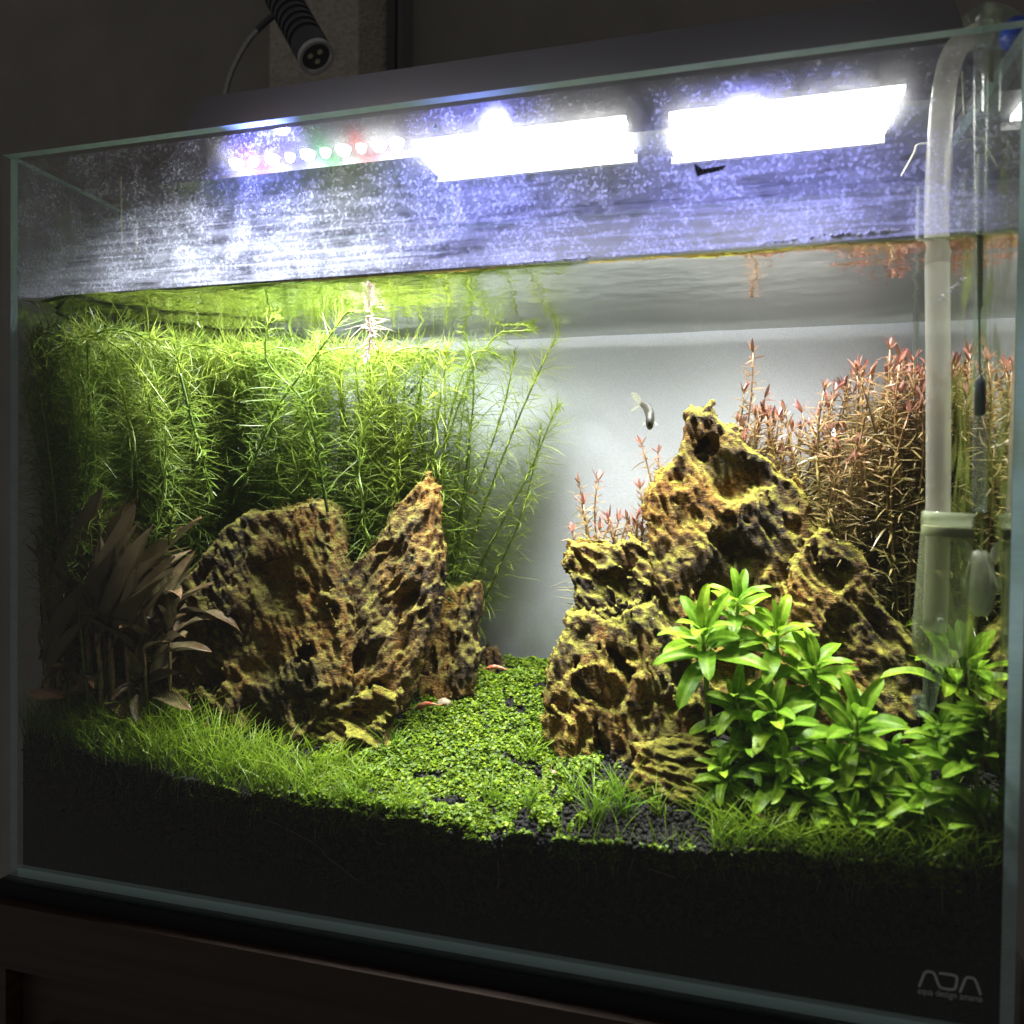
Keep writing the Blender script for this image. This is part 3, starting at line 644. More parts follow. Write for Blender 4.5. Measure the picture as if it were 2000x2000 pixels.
rock('long mossy rock sloping down to the diffuser side of the right mound', [(1606, 1028), (1624, 1035), (1632, 1060), (1662, 1060), (1680, 1085), (1697, 1107), (1700, 1150), (1731, 1198), (1752, 1223), (1780, 1252), (1792, 1288), (1794, 1345), (1776, 1400), (1768, 1470), (1650, 1480), (1570, 1430), (1530, 1330), (1530, 1200), (1545, 1110), (1580, 1056)], 10.8, 2.8, 'mossy_stone', 8, 0.14, (0.6, 0))
rock('blocky yellow-green rock with a round hole, left of the peak', [(1112, 1067), (1157, 1062), (1190, 1067), (1230, 1056), (1262, 1070), (1270, 1100), (1270, 1145), (1250, 1185), (1205, 1200), (1178, 1226), (1155, 1205), (1122, 1182), (1122, 1143), (1104, 1104), (1103, 1082)], 9.8, 2.0, 'mossy_stone', 9, 0.2, (0.8, 0), h=.12, pit=1.2)
rock('wide mossy rock under the blocky one, foot of the right mound', [(1112, 1205), (1139, 1192), (1180, 1215), (1230, 1188), (1275, 1180), (1300, 1230), (1340, 1260), (1375, 1330), (1385, 1400), (1372, 1460), (1300, 1500), (1250, 1520), (1200, 1510), (1195, 1440), (1165, 1400), (1120, 1385), (1066, 1370), (1076, 1300), (1096, 1250)], 9.0, 2.6, 'mossy_stone', 10, 0.18, (0.2, 0), pit=1.2)
rock('small pointed mossy rock at the edge of the green carpet', [(1086, 1372), (1106, 1363), (1154, 1394), (1163, 1438), (1150, 1490), (1110, 1490), (1074, 1440), (1064, 1405)], 8.0, 1.1, 'mossy_stone', 11, 0.2, (0.5, 0), h=.11)
rock('low squarish mossy rock nearest the front glass, below the leafy plants', [(1248, 1460), (1300, 1452), (1365, 1456), (1384, 1486), (1404, 1521), (1404, 1560), (1380, 1600), (1280, 1600), (1236, 1540)], 5.0, 1.4, 'mossy_stone', 12, 0.35, (1.3, 0), h=.12)
def lump(c, r, sq=(1, 1, .7), n=2, seed=0):
    V, F = IV.copy(), IF.copy()
    for _ in range(n):
        E = {}; F2 = []; V = list(map(tuple, V))
        def mid(a, b):
            k = (min(a, b), max(a, b))
            if k not in E:
                m_ = (np.array(V[a]) + np.array(V[b])) / 2; V.append(tuple(m_ / np.linalg.norm(m_))); E[k] = len(V) - 1
            return E[k]
        for a, b, d in F:
            x, y, z = mid(a, b), mid(b, d), mid(d, a); F2 += [(a, x, z), (x, b, y), (z, y, d), (x, y, z)]
        V = np.array(V); F = np.array(F2)
    V = V * (1 + .25 * gnoise(V * 1.3 + seed * 5.1))[:, None]
    return V * np.array(sq) * r + np.array(c), F
p_ = hitsoil(868, 1382); solo('pebble', *lump(p_ + [0, 0, .3], .55, seed=2), 'pebble', 'small pale pebble on the green carpet beside the upper shrimp', 'pebble', None, True)
p_ = at(88, 1356, 1.4); solo('stone', *lump(p_, .9, (1.5, .7, .38), 3, 5), 'pink_shell', 'flat pinkish stone lying in the grass at the left glass', 'stone', None, True)
p_ = hitsoil(1510, 1625); P3 = smoothpath([p_ + [-1.0, 0, 1.0], p_ + [0, 0, .35], p_ + [1.3, .3, -.3]], 8); solo('twig', *tube(P3, [.12, .2, .22, .22, .2, .2, .16, .1], 7), 'driftwood', 'short brown twig on the soil right of the front rock', 'twig')

# ------------------------------------------------------------------ feathery green stem plants
def stem_path(base, tip, bend, n=26, floatx=None):
    base, tip = np.asarray(base, float), np.asarray(tip, float); t_ = np.linspace(0, 1, n)[:, None]
    P_ = base * (1 - t_) + tip * t_ + np.asarray(bend, float) * (4 * t_ * (1 - t_))
    P_[:, 0] += .55 * np.sin(t_[:, 0] * 7 + rng.random() * 6) * t_[:, 0]; P_[:, 1] += .4 * np.sin(t_[:, 0] * 6 + rng.random() * 6) * t_[:, 0]
    if floatx is not None:
        q = np.linspace(0, 1, 12)[1:, None]; d = np.asarray(floatx, float); up_ = np.array([0, 0, 1.]); l = np.linalg.norm(d)
        ext = tip + d * (q ** 1.3) + up_ * (q * (1 - q) * 2.0) + np.array([0, 0, .2]) * q
        P_ = np.concatenate([P_, ext])
    P_[:, 0] = np.clip(P_[:, 0], XL + .25, XR - .3); P_[:, 1] = np.clip(P_[:, 1], YF + .3, DB - .3); P_[:, 2] = np.minimum(P_[:, 2], ZW - .25)
    return P_
def along(P_, s):
    d = np.concatenate([[0], np.cumsum(np.linalg.norm(np.diff(P_, axis=0), axis=1))]); return np.stack([np.interp(s, d, P_[:, k]) for k in range(3)], 1), d[-1]
def whorls(P_, space, per, ln, wd, elev, droop, s0=0.03, k=5, jit=.6, tipshort=True, tipup=True):
    """leaf ribbons in rings along a stem path; returns verts, quads, height-along attribute"""
    _, Lg = along(P_, np.array([0.])); s = np.arange(Lg * s0 + space, Lg, space)
    c, _ = along(P_, s); c2, _ = along(P_, np.minimum(s + .05, Lg)); c1, _ = along(P_, np.maximum(s - .05, 0)); T = c2 - c1; T /= np.linalg.norm(T, axis=1)[:, None]
    A = np.cross(T, [.3, .9, .2]); A /= np.linalg.norm(A, axis=1)[:, None]; B = np.cross(T, A)
    m_ = len(s); az = (rng.random(m_)[:, None] * 6.28 + np.arange(per)[None] * 2 * PI / per + rng.normal(size=(m_, per)) * jit)
    rad = np.cos(az)[..., None] * A[:, None] + np.sin(az)[..., None] * B[:, None]
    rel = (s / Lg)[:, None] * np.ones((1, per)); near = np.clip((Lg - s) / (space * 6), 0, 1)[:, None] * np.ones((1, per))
    el = elev + rng.normal(size=(m_, per)) * (.32 if per > 6 else .2) + ((1 - near) * 1.0 if tipup else 0)
    le = ln * (1 + np.clip(rng.normal(size=(m_, per)) * .26, -.6, .5)) * ((.35 + .65 * near) if tipshort else 1) * (.75 + .25 * np.minimum(rel * 4, 1))
    tt = np.linspace(0, 1, k)
    dirv = rad * np.cos(el)[..., None] + T[:, None] * np.sin(el)[..., None]
    Pc = c[:, None, None] + le[..., None, None] * (dirv[:, :, None] * tt[None, None, :, None]) + (le * near)[..., None, None] * (droop * tt ** 2)[None, None, :, None] * np.array([0, 0, 1.]) + le[..., None, None] * .26 * (tt ** 2)[None, None, :, None] * rng.normal(size=(m_, per, 1, 3))
    Sd = np.cross(dirv, T[:, None] + .4 * rng.normal(size=(m_, per, 3))); Sd /= np.linalg.norm(Sd, axis=-1)[..., None] + 1e-9
    pw = np.interp(tt, [0, .15, .5, .85, 1], [.35, .8, 1, .7, .08])
    n = m_ * per; V, Q = ribbons(Pc.reshape(n, k, 3), Sd.reshape(n, 3), np.broadcast_to(pw * wd / 2, (n, k)))
    V[:, 0] = np.clip(V[:, 0], XL + .06 + .1 * rng.random(len(V)), XR - .06); V[:, 1] = np.clip(V[:, 1], YF + .08, DB - .06)
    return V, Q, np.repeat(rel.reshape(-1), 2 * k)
def green_stem(label, group, P_, ln=1.8, space=.40, per=9, leafm='needle_green', stemm='stem_green', name='stem_plant', wd=.062, s0=.12):
    t = thing(name, label, 'water plant', P_[0], group)
    n = len(P_); V, F = tube(P_, np.interp(np.linspace(0, 1, n), [0, 1], [.11, .05]), 5)
    part('stem', V, F, stemm, t, True, {'tip': np.repeat(np.linspace(0, 1, n), 5)})
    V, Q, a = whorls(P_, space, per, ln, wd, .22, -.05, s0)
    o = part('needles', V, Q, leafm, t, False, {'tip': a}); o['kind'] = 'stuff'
    return t
def lab1(x, z, fl):
    w_ = 'above the left shoulder of the broad rock' if x < 10 else ('above the middle of the broad rock' if x < 15 else 'above the small dark pointed rock')
    h_ = 'surface-trailing green stem' if fl is not None else ('tall feathery green stem' if z > 34.5 else 'shorter feathery green stem')
    return h_ + ' ' + w_, 'feathery stems behind the broad left rock'
def lab2(x, y, fl):
    w_ = 'close to the left glass above the brown plants' if x < 3.5 else ('over the middle of the brown plants' if x < 6.3 else 'between the brown plants and the broad rock')
    h_ = 'feathery stem bent along the surface' if fl is not None else ('front feathery stem' if y < 6 else ('feathery stem set midway back' if y < 10.5 else 'rear feathery stem'))
    return h_ + ' ' + w_, 'feathery stems above the brown plants'
def lab3(x, z, fl):
    w_ = 'left of the tall slanting rock tip' if x < 22 else ('right behind the tall slanting rock tip' if x < 24.3 else 'between the slanting rock and the pale gap')
    h_ = 'see-through green stem bent under the surface' if fl is not None else ('high see-through green stem' if z > 33 else 'low see-through green stem')
    return h_ + ' ' + w_, 'feathery stems behind the tall slanting rock'
G1 = ('feathery green stem of the dense thicket behind the broad left rock', 'feathery stems behind the broad left rock')
G2 = ('feathery green stem of the thicket above the brown broad-leaved plants', 'feathery stems above the brown plants')
G3 = ('fine green stem with see-through foliage rising behind the tall slanting rock', 'feathery stems behind the tall slanting rock')
for i in range(84):
    x = rng.uniform(4, 21); y = rng.uniform(12.3, 18.3); b = np.array([x, y, soil(x, y)])
    tipz = rng.uniform(33.5, 38.3); tp = np.array([x + rng.normal() * 2.2 + 1.2, y - (rng.uniform(1, 9) if x < 9 else rng.uniform(0, 3.8)), tipz])
    fl = None
    if rng.random() < .42: tp[2] = 36.3; aa = rng.uniform(-.6, .6) if rng.random() < .6 else rng.uniform(2.4, 3.8); fl = np.array([math.cos(aa), math.sin(aa) * .7, 0]) * rng.uniform(2.5, 6)
    green_stem(*lab1(x, tp[2], fl), stem_path(b, tp, [rng.normal() * 1.0 - .6, rng.normal() * .7 + .8, 0], floatx=fl), s0=.2)
for i in range(84):
    x = rng.uniform(1.0, 9); y = rng.uniform(3.6, 15) if x < 5 else rng.uniform(5.5, 15)
    if i >= 58: x = rng.uniform(1.0, 5.5); y = rng.uniform(2.2, 6.5); b = np.array([x, y, soil(x, y)])
    tp = np.array([x + rng.normal() * 1.5, max(y - rng.uniform(0, 6), 1.3), rng.uniform(32, 38.2)])
    fl = None
    if rng.random() < .3: tp[2] = 36.2; aa = rng.uniform(-1, 1); fl = np.array([math.cos(aa), math.sin(aa) * .6, 0]) * rng.uniform(2, 5)
    green_stem(*lab2(x, y, fl), stem_path(b, tp, [rng.normal() * .8, rng.normal() * .6, 0], floatx=fl), s0=.12 if y > 4.5 else .35)
for i in range(24):
    x = rng.uniform(19.5, 26.5); y = rng.uniform(13.5, 18.3); b = np.array([x, y, soil(x, y)])
    tp = np.array([x + rng.uniform(-.5, 3.2), y - rng.uniform(0, 3.5), rng.uniform(30, 38)])
    fl = np.array([rng.uniform(1, 4), rng.normal(), 0]) if rng.random() < .25 else None
    if fl is not None: tp[2] = 36.4
    green_stem(*lab3(x, tp[2], fl), stem_path(b, tp, [-rng.uniform(0, .9), rng.normal() * .4, 0], floatx=fl), s0=.1)
def px_stem(label, pts, y, group='green stems along the open pale gap', **kw):
    P_ = smoothpath([at(u, v, y + dy) for u, v, dy in pts], 28); P_[:, 2] = np.minimum(P_[:, 2], ZW - .25); return green_stem(label, group, P_, **kw)
px_stem('outermost feathery stem arching over the pale gap', [(880, 1330, 0), (900, 1200, 0), (960, 1060, 0), (1030, 930, 0), (1085, 800, 0), (1094, 790, 0)], 17.0, s0=.08)
px_stem('feathery stem just inside the outermost arching stem', [(905, 1310, 0), (925, 1220, 0), (970, 1120, 0), (1020, 1000, 0), (1058, 840, 0)], 17.6, s0=.05)
px_stem('tallest feathery stem leaning to the pale gap and touching the surface', [(860, 1330, 0), (890, 1150, 0), (960, 950, 0), (1020, 800, 0), (1065, 700, 0), (1090, 655, 0)], 16.4, s0=.1)
px_stem('feathery stem with dense tip, next behind the tallest leaning stem', [(850, 1330, 0), (870, 1150, 0), (930, 960, 0), (985, 790, 0), (1005, 690, 0)], 16.0, s0=.1)
px_stem('dark-stemmed feathery plant bending upright in front of the pale gap', [(860, 1290, 0), (890, 1080, 0), (915, 880, 0), (925, 740, 0), (905, 640, 0)], 14.6, s0=.1)
px_stem('feathery stem lying under the surface towards the pale gap', [(800, 1300, 0), (840, 1000, 0), (900, 780, 0), (960, 665, 0), (1040, 625, 0)], 15.0, s0=.3)
px_stem('bleached pinkish-white stem hanging below the surface', [(722, 560, 0), (716, 600, .1), (724, 650, .2), (716, 700, 0)], 8.5, None, leafm='needle_pale', stemm='needle_pale', name='bleached_stem', ln=1.1, wd=.11, s0=0)
px_stem('loose sprig hanging tip-down from the thicket over the broad rock', [(352, 730, 0), (375, 820, 0), (395, 890, 0), (412, 975, 0)], 4.0, None, ln=1.0, per=7, wd=.1, s0=.2)
px_stem('short sprig caught upright among the brown leaves', [(331, 1065, 0), (333, 1030, 0), (340, 985, 0)], 3.4, None, ln=.9, per=7, wd=.1, s0=0)
px_stem('thick pale green runner arching just under the surface at left', [(110, 610, 0), (190, 655, 0), (255, 700, 0), (330, 800, 0)], 2.6, None, ln=1.1, per=7, s0=.02, space=.6)
px_stem('dark-tipped stem reaching up to the surface, left of the bleached stem', [(640, 1000, 0), (600, 800, 0), (520, 700, 0), (540, 580, 0)], 7.5, None, ln=1.5, s0=.05)
px_stem('leaning stem with long leaves in front of the thicket', [(470, 960, 0), (540, 800, 0), (620, 690, 0), (690, 590, 0)], 7.0, None, ln=1.6, s0=.05)

# ------------------------------------------------------------------ reddish stem plants
def red_stem(label, group, P_, ln=1.4, space=.52, per=5, wd=.125):
    t = thing('red_stem_plant', label, 'water plant', P_[0], group); n = len(P_)
    V, F = tube(P_, np.interp(np.linspace(0, 1, n), [0, 1], [.10, .06]), 5); part('stem', V, F, 'rotala_stem', t, True, {'tip': np.repeat(np.linspace(0, 1, n), 5)})
    V, Q, a = whorls(P_, space, per, ln, wd, .30, -.16, .12, 5, .5, True, False)
    o = part('leaves', V, Q, 'rotala_leaf', t, False, {'tip': a ** 2}); o['kind'] = 'stuff'
    T = P_[-1] - P_[-3]; T /= np.linalg.norm(T); e = P_[-1]
    m_ = 6; az = np.arange(m_) * 2.1 + rng.random() * 6; A = np.cross(T, [.3, .9, .1]); A /= np.linalg.norm(A); B = np.cross(T, A)
    r = np.cos(az)[:, None] * A + np.sin(az)[:, None] * B; tt = np.linspace(0, 1, 5); el = rng.uniform(.75, 1.35, m_)
    dv = r * np.cos(el)[:, None] + T * np.sin(el)[:, None]; le = rng.uniform(.6, 1.1, m_)
    Pc = e + dv[:, None] * (le[:, None] * tt)[..., None]; S = np.cross(dv, T); S /= np.linalg.norm(S, axis=1)[:, None]
    V, Q = ribbons(Pc, S, np.broadcast_to(np.array([.5, .9, 1, .7, .1]) * .11, (m_, 5)))
    part('tip_leaves', V, Q, 'rotala_tip', t, False, {'tip': np.tile(np.repeat(tt, 2), m_)})
    return t
def px_red(label, u0, v0, u1, v1, y, group=None, **kw):
    b, e = at(u0, v0, y), at(u1, v1, y); b[2] = min(b[2], soil(b[0], y)) if v0 > 1200 else soil(b[0], y)
    return red_stem(label, group, stem_path(b, e, [rng.normal() * .15, 0, 0], 16), **kw)
for lab, u0, u1, v1, y in (('pink-tipped stem furthest left behind the blocky rock', 1128, 1147, 945, 15.5), ('pink-tipped stem second from left behind the blocky rock', 1160, 1172, 940, 15.2),
                           ('short pink-tipped stem low in front of the leftmost pair', 1150, 1155, 985, 14.2), ('shortest pink-tipped stem at the left edge of the blocky rock', 1138, 1132, 1040, 13.8),
                           ('small pink-tipped stem above the middle of the blocky rock', 1175, 1185, 1035, 14.0), ('thin pink-tipped stem standing alone between the pair and the fish', 1205, 1212, 1015, 16.0),
                           ('medium pink-tipped stem right below the fish tail', 1240, 1244, 955, 16.2), ('tall pink-tipped stem just under the fish', 1268, 1262, 868, 15.8),
                           ('olive stem touching the left flank of the peak', 1300, 1300, 885, 17.0), ('olive stem rising behind the left shoulder of the peak', 1320, 1325, 905, 17.6),
                           ('tallest lone reddish stem right of the rock peak', 1440, 1460, 690, 16.0), ('red-tipped stem left of the tallest lone stem', 1425, 1437, 765, 16.5), ('red-tipped stem right of the tallest lone stem', 1470, 1480, 775, 17.0),
                           ('bright pink topped stem, tallest of the right thicket', 1725, 1718, 685, 14.0), ('pink topped stem beside the white pipe', 1770, 1772, 700, 14.5)):
    px_red(lab, u0, 1210, u1, v1, y)
for i in range(16):
    u = rng.uniform(1190, 1290); px_red(('low olive stem behind the left half of the blocky rock' if u < 1230 else 'low olive stem wedged between blocky rock and peak'), u, 1210, u + rng.normal() * 8, rng.uniform(1010, 1070), rng.uniform(14.5, 17.5), 'olive stems behind the blocky rock', space=.5)
UT = [1390, 1440, 1500, 1560, 1600, 1640, 1700, 1780, 1850]; VT = [840, 800, 800, 800, 770, 745, 715, 700, 690]
def labr(u, y, z):
    w_ = 'by the right flank of the peak' if u < 1500 else ('above the long sloping rock' if u < 1600 else ('in the middle of the right thicket' if u < 1700 else ('just left of the white pipe' if u < 1800 else 'behind and right of the white pipe')))
    return ('tall ' if z > 31 else ('medium ' if z > 27.5 else 'low ')) + 'narrow-leaved olive to red stem ' + ('' if y < 15 else 'far back ') + w_
for i in range(120):
    u = rng.uniform(1395, 1850); y = rng.uniform(11.5, 18.5) if u > 1600 else rng.uniform(14.5, 18.5)
    v = np.interp(u, UT, VT) + abs(rng.normal()) * 95; e = at(u, v, y)
    if e[0] > XR - .4: e[0] = XR - .4 - rng.random() * 1.5
    b = np.array([e[0] + rng.normal() * .5, y, soil(e[0], y)]); b[0] = min(b[0], XR - .4)
    red_stem(labr(u, y, e[2]), 'reddish stems behind the right mound', stem_path(b, e, [rng.normal() * .7, rng.normal() * .4, 0], 16), ln=rng.uniform(1.0, 1.6), space=rng.uniform(.42, .7))

# ------------------------------------------------------------------ broad leaves
def leaf_mesh(name, mat, Ln, Wd, curve, cup, tipsharp=1.0, nl=12, nw=6, wave=.0, seed=0, stalk=.12):
    s = np.linspace(0, 1, nl); ang = curve * s; dx = np.cos(ang); dz = np.sin(ang)
    x = np.concatenate([[0], np.cumsum((dx[1:] + dx[:-1]) / 2)]) * Ln / (nl - 1); z = np.concatenate([[0], np.cumsum((dz[1:] + dz[:-1]) / 2)]) * Ln / (nl - 1)
    wdt = Wd / 2 * np.clip(np.sin(PI * np.clip((s - stalk) / (1 - stalk), 0, 1) ** .72) ** (.8 * tipsharp), 0, 1) + .045; wdt[-1] = .02
    q = np.linspace(-1, 1, nw + 1); V = []; mid = []; tip = []
    nx_, nz_ = -np.sin(ang), np.cos(ang)
    for i in range(nl):
        for a in q:
            off = cup * wdt[i] * abs(a) ** 1.4 + wave * math.sin(s[i] * 11 + a * 2 + seed) * abs(a) - (.04 if abs(a) < .05 else 0)
            V.append((x[i] + nx_[i] * off, a * wdt[i], z[i] + nz_[i] * off)); mid.append(.75 if abs(a) < .05 else (.18 if i % 2 else 0.0)); tip.append(s[i])
    F = [(i * (nw + 1) + j, (i + 1) * (nw + 1) + j, (i + 1) * (nw + 1) + j + 1, i * (nw + 1) + j + 1) for i in range(nl - 1) for j in range(nw)]
    return mesh_data(name, V, F, mat, True, {'tip': tip, 'mid': mid})
ULEAF = None
def frame_mat(d, upv, roll=0.0, sc=1.0, loc=(0, 0, 0)):
    x = np.asarray(d, float); x /= np.linalg.norm(x); y = np.cross(upv, x); y /= np.linalg.norm(y) + 1e-9; z = np.cross(x, y)
    m_ = Matrix(((x[0], y[0], z[0], 0), (x[1], y[1], z[1], 0), (x[2], y[2], z[2], 0), (0, 0, 0, 1)))
    return Matrix.Translation([c * CM for c in loc]) @ m_ @ Matrix.Rotation(roll, 4, 'X') @ Matrix.Scale(sc, 4)
GLEAF = [leaf_mesh('leaf', 'broad_green', rng.uniform(3.4, 4.3), rng.uniform(.92, 1.15), rng.uniform(-1.5, -.4), rng.uniform(.15, .45), .6, 12, 6, .05, k) for k in range(8)]
BLEAF = [leaf_mesh('leaf', 'brown_leaf', rng.uniform(4.6, 6.6), rng.uniform(1.0, 1.4), rng.uniform(-1.5, .15), rng.uniform(.35, .8), 1.0, 13, 6, .10, k + 20, .2) for k in range(8)]
ULEAF = [leaf_mesh('leaf', 'brown_leaf', rng.uniform(6.5, 9.0), rng.uniform(.85, 1.25), rng.uniform(-.7, -.05), rng.uniform(.5, .9), 1.0, 14, 6, .08, k + 40, .15) for k in range(7)]
def rosette(name, label, group, head, axis, nleaf, meshes, stemmat, sc=1.0, spread=(0.12, 1.15), base=None, cat='water plant', dep=1.1):
    """head: centre of the leaf crown; leaves in rings, inner ones steeper"""
    head = np.asarray(head, float)
    if base is None: base = np.array([head[0] - axis[0] * 2, head[1] + .5, soil(head[0], head[1])])
    t = thing(name, label, cat, base, group)
    P_ = smoothpath([base, base * .5 + head * .5 + [.2, 0, 0], head], 10); V, F = tube(P_, .13 * sc, 6); part('stem', V, F, stemmat, t, True, {'tip': np.repeat(np.linspace(0, 1, 10), 6)})
    ax = np.asarray(axis, float); ax /= np.linalg.norm(ax); A = np.cross(ax, [.2, .95, .1]); A /= np.linalg.norm(A); B = np.cross(ax, A)
    a0 = rng.random() * 6
    for i in range(nleaf):
        f = i / max(nleaf - 1, 1); az = a0 + i * 2.4; th = spread[0] + (spread[1] - spread[0]) * f ** .75 + rng.normal() * .1
        rad = math.cos(az) * A + math.sin(az) * B; d = ax * math.cos(th) + rad * math.sin(th)
        org = head - ax * f * dep * sc
        o = bpy.data.objects.new('leaf', meshes[rng.integers(len(meshes))]); C.objects.link(o); o.parent = t
        lsc = sc * (.62 + .42 * f + rng.normal() * .06); me_ = meshes[rng.integers(len(meshes))]; Ln_ = max(v_.co.x for v_ in me_.vertices) / CM * lsc
        for _ in range(3):
            e_ = org + d * Ln_
            d = d + np.array([max(0, XL + 1.1 - e_[0]) - max(0, e_[0] - XR + .3), max(0, YF + .45 - e_[1]), 0]) / Ln_; d /= np.linalg.norm(d)
        o.data = me_
        vc = np.array([v_.co[:] for v_ in me_.vertices]); rl = rng.normal() * .25
        for _ in range(7):
            Mx = frame_mat(d, ax * 1.0 - rad * .01, rl, lsc, org); m3 = np.array(Mx); wv_ = (vc @ m3[:3, :3].T + m3[:3, 3]) / CM
            fx, fy, gx_ = XL + .15 - wv_[:, 0].min(), YF + .15 - wv_[:, 1].min(), wv_[:, 0].max() - XR + .1
            if max(fx, fy, gx_) <= 0: break
            d = d + np.array([max(fx, 0) - max(gx_, 0), max(fy, 0), .0]) * 1.3 / Ln_ + ax * .12; d /= np.linalg.norm(d)
        o.matrix_local = frame_mat(d, ax * 1.0 - rad * .01, rl, lsc, org - base)
    return t
GG = 'leafy green plants before the right mound'
for lab, u, v, y, sc, ax, nl in (
    ('large light green leafy crown, upper left of the leafy group', 1372, 1232, 5.6, 1.0, (-.15, -.55, 1), 12),
    ('bright green leafy crown highest up against the peak rock', 1440, 1172, 7.4, .80, (.1, -.45, 1), 11),
    ('leafy green crown in the middle, right of the large upper one', 1518, 1232, 6.6, .85, (.15, -.5, 1), 11),
    ('leafy green crown touching the long sloping rock', 1592, 1300, 6.4, .85, (.1, -.5, 1), 11),
    ('leafy green crown low at the left of the group by the wide rock', 1440, 1372, 5.2, .80, (-.2, -.6, 1), 11),
    ('broad leafy crown at the centre of the group with drooping leaves', 1512, 1388, 4.4, 1.0, (-.05, -.6, 1), 13),
    ('largest light green leafy crown, right end of the group', 1672, 1408, 4.2, 1.05, (.1, -.55, 1), 13),
    ('dim green leafy crown under the centre of the group', 1470, 1470, 4.6, .85, (-.3, -.6, .8), 11),
    ('blurred leafy crown beside the right glass below the suction cup', 1905, 1480, 2.4, .85, (.0, -.4, 1), 11),
    ('blurred leafy crown behind the diffuser tail', 1862, 1290, 7.5, .9, (.2, -.3, 1), 9),
    ('small leafy crown peeping out between long rock and diffuser', 1752, 1225, 13.0, .7, (-.6, -.3, 1), 6),
    ('low leafy crown left of the glass bubble drop', 1745, 1480, 4.6, .6, (0, -.5, 1), 9),
    ('low dull leafy crown under the largest crown', 1640, 1500, 3.4, .7, (-.2, -.5, 1), 10),
    ('low blurred leafy crown at the front centre right', 1580, 1540, 2.6, .62, (-.2, -.5, 1), 10),
    ('low blurred leafy crown near the front, under the right corner crown', 1800, 1545, 2.2, .6, (.1, -.5, 1), 10),
    ('small leafy crown at the left foot of the leafy group above the front rock', 1410, 1500, 3.6, .6, (-.3, -.5, 1), 10),
    ('small leafy crown in the dim middle of the front foliage', 1530, 1490, 3.2, .65, (.1, -.6, 1), 11),
    ('small leafy crown right of the dim middle foliage', 1700, 1530, 2.8, .62, (.2, -.6, 1), 11),
    ('small leafy crown under the glass tail of the diffuser', 1840, 1420, 3.6, .6, (0, -.4, 1), 10),
    ('low leafy crown between the dull crown and the corner', 1760, 1590, 1.9, .55, (-.1, -.5, 1), 10),
    ('low leafy crown at the front glass left of the corner foliage', 1660, 1590, 1.9, .55, (.2, -.5, 1), 10),
    ('leafy crown against the right glass above the corner crown', 1930, 1400, 2.6, .7, (-.2, -.4, 1), 10),
    ('lowest blurred leafy crown in the right corner', 1915, 1590, 1.7, .6, (-.2, -.4, 1), 10)):
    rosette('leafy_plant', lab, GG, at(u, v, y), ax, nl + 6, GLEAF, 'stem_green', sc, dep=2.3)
BG = 'brown broad-leaved plants in the left corner'
for lab, u, v, y, sc, ax, nl, sp in (
    ('brown plant with two long upright red-backed leaves by the left glass', 110, 1170, 1.9, 1.25, (.22, .12, 1), 6, .45),
    ('brown plant with upright narrow leaves, second from the left glass', 170, 1180, 2.4, 1.3, (.16, .1, 1), 7, .5),
    ('brown plant with leaves arching right toward the broad rock', 205, 1190, 3.0, 1.15, (.3, .0, 1), 8, .5),
    ('dark brown plant directly against the broad left rock', 280, 1240, 3.8, .85, (.15, -.2, 1), 8, .9),
    ('brown plant pressed to the left glass', 55, 1200, 1.4, 1.05, (.0, .2, 1), 7, .7),
    ('low brown plant with leaf tips bent forward at the left', 95, 1290, 2.4, .8, (-.1, -.5, .8), 8, 1.1),
    ('low brown plant with folded pale leaf in the middle of the clump', 190, 1295, 3.6, .85, (.1, -.6, .8), 9, 1.1),
    ('low dark plant at the foot of the clump by the grass', 275, 1310, 4.2, .8, (.3, -.6, .7), 9, 1.1),
    ('narrow-leaved brown plant between the two upright plants', 138, 1190, 2.8, 1.05, (.1, .05, 1), 8, .55),
    ('narrow-leaved brown plant in the middle of the clump', 210, 1210, 3.0, 1.1, (.2, .0, 1), 8, .6),
    ('narrow-leaved brown plant at the right end of the clump', 245, 1210, 3.4, .95, (.15, -.05, 1), 8, .55),
    ('tall narrow-leaved brown plant nearest the front glass at left', 85, 1200, 1.6, 1.15, (.12, .12, 1), 8, .4),
    ('tall narrow-leaved brown plant rising before the second upright plant', 190, 1190, 2.2, 1.1, (.1, .08, 1), 8, .45),
    ('tall narrow-leaved brown plant leaning toward the caught sprig', 215, 1200, 2.6, 1.05, (.16, .05, 1), 8, .5),
    ('small brown plant low at the left glass', 60, 1270, 1.5, .75, (.2, .1, 1), 8, .7),
    ('shadowed dark plant at the back of the clump', 320, 1160, 7.0, 1.2, (.2, -.1, 1), 8, .8),
    ('brown plant with long leaf bowed over the grass beside the rock', 330, 1215, 5.0, .9, (.3, -.2, 1), 7, .8)):
    h_ = at(u, v + (45 if sp < .75 else 25), y); h_[0] = max(h_[0], XL + 1.3)
    rosette('brown_leaf_plant', lab, BG, h_, ax, nl, ULEAF if sp < .75 else BLEAF, 'rotala_stem', sc * (1.22 if sp < .75 else 1.1), (.04, sp * 1.1))

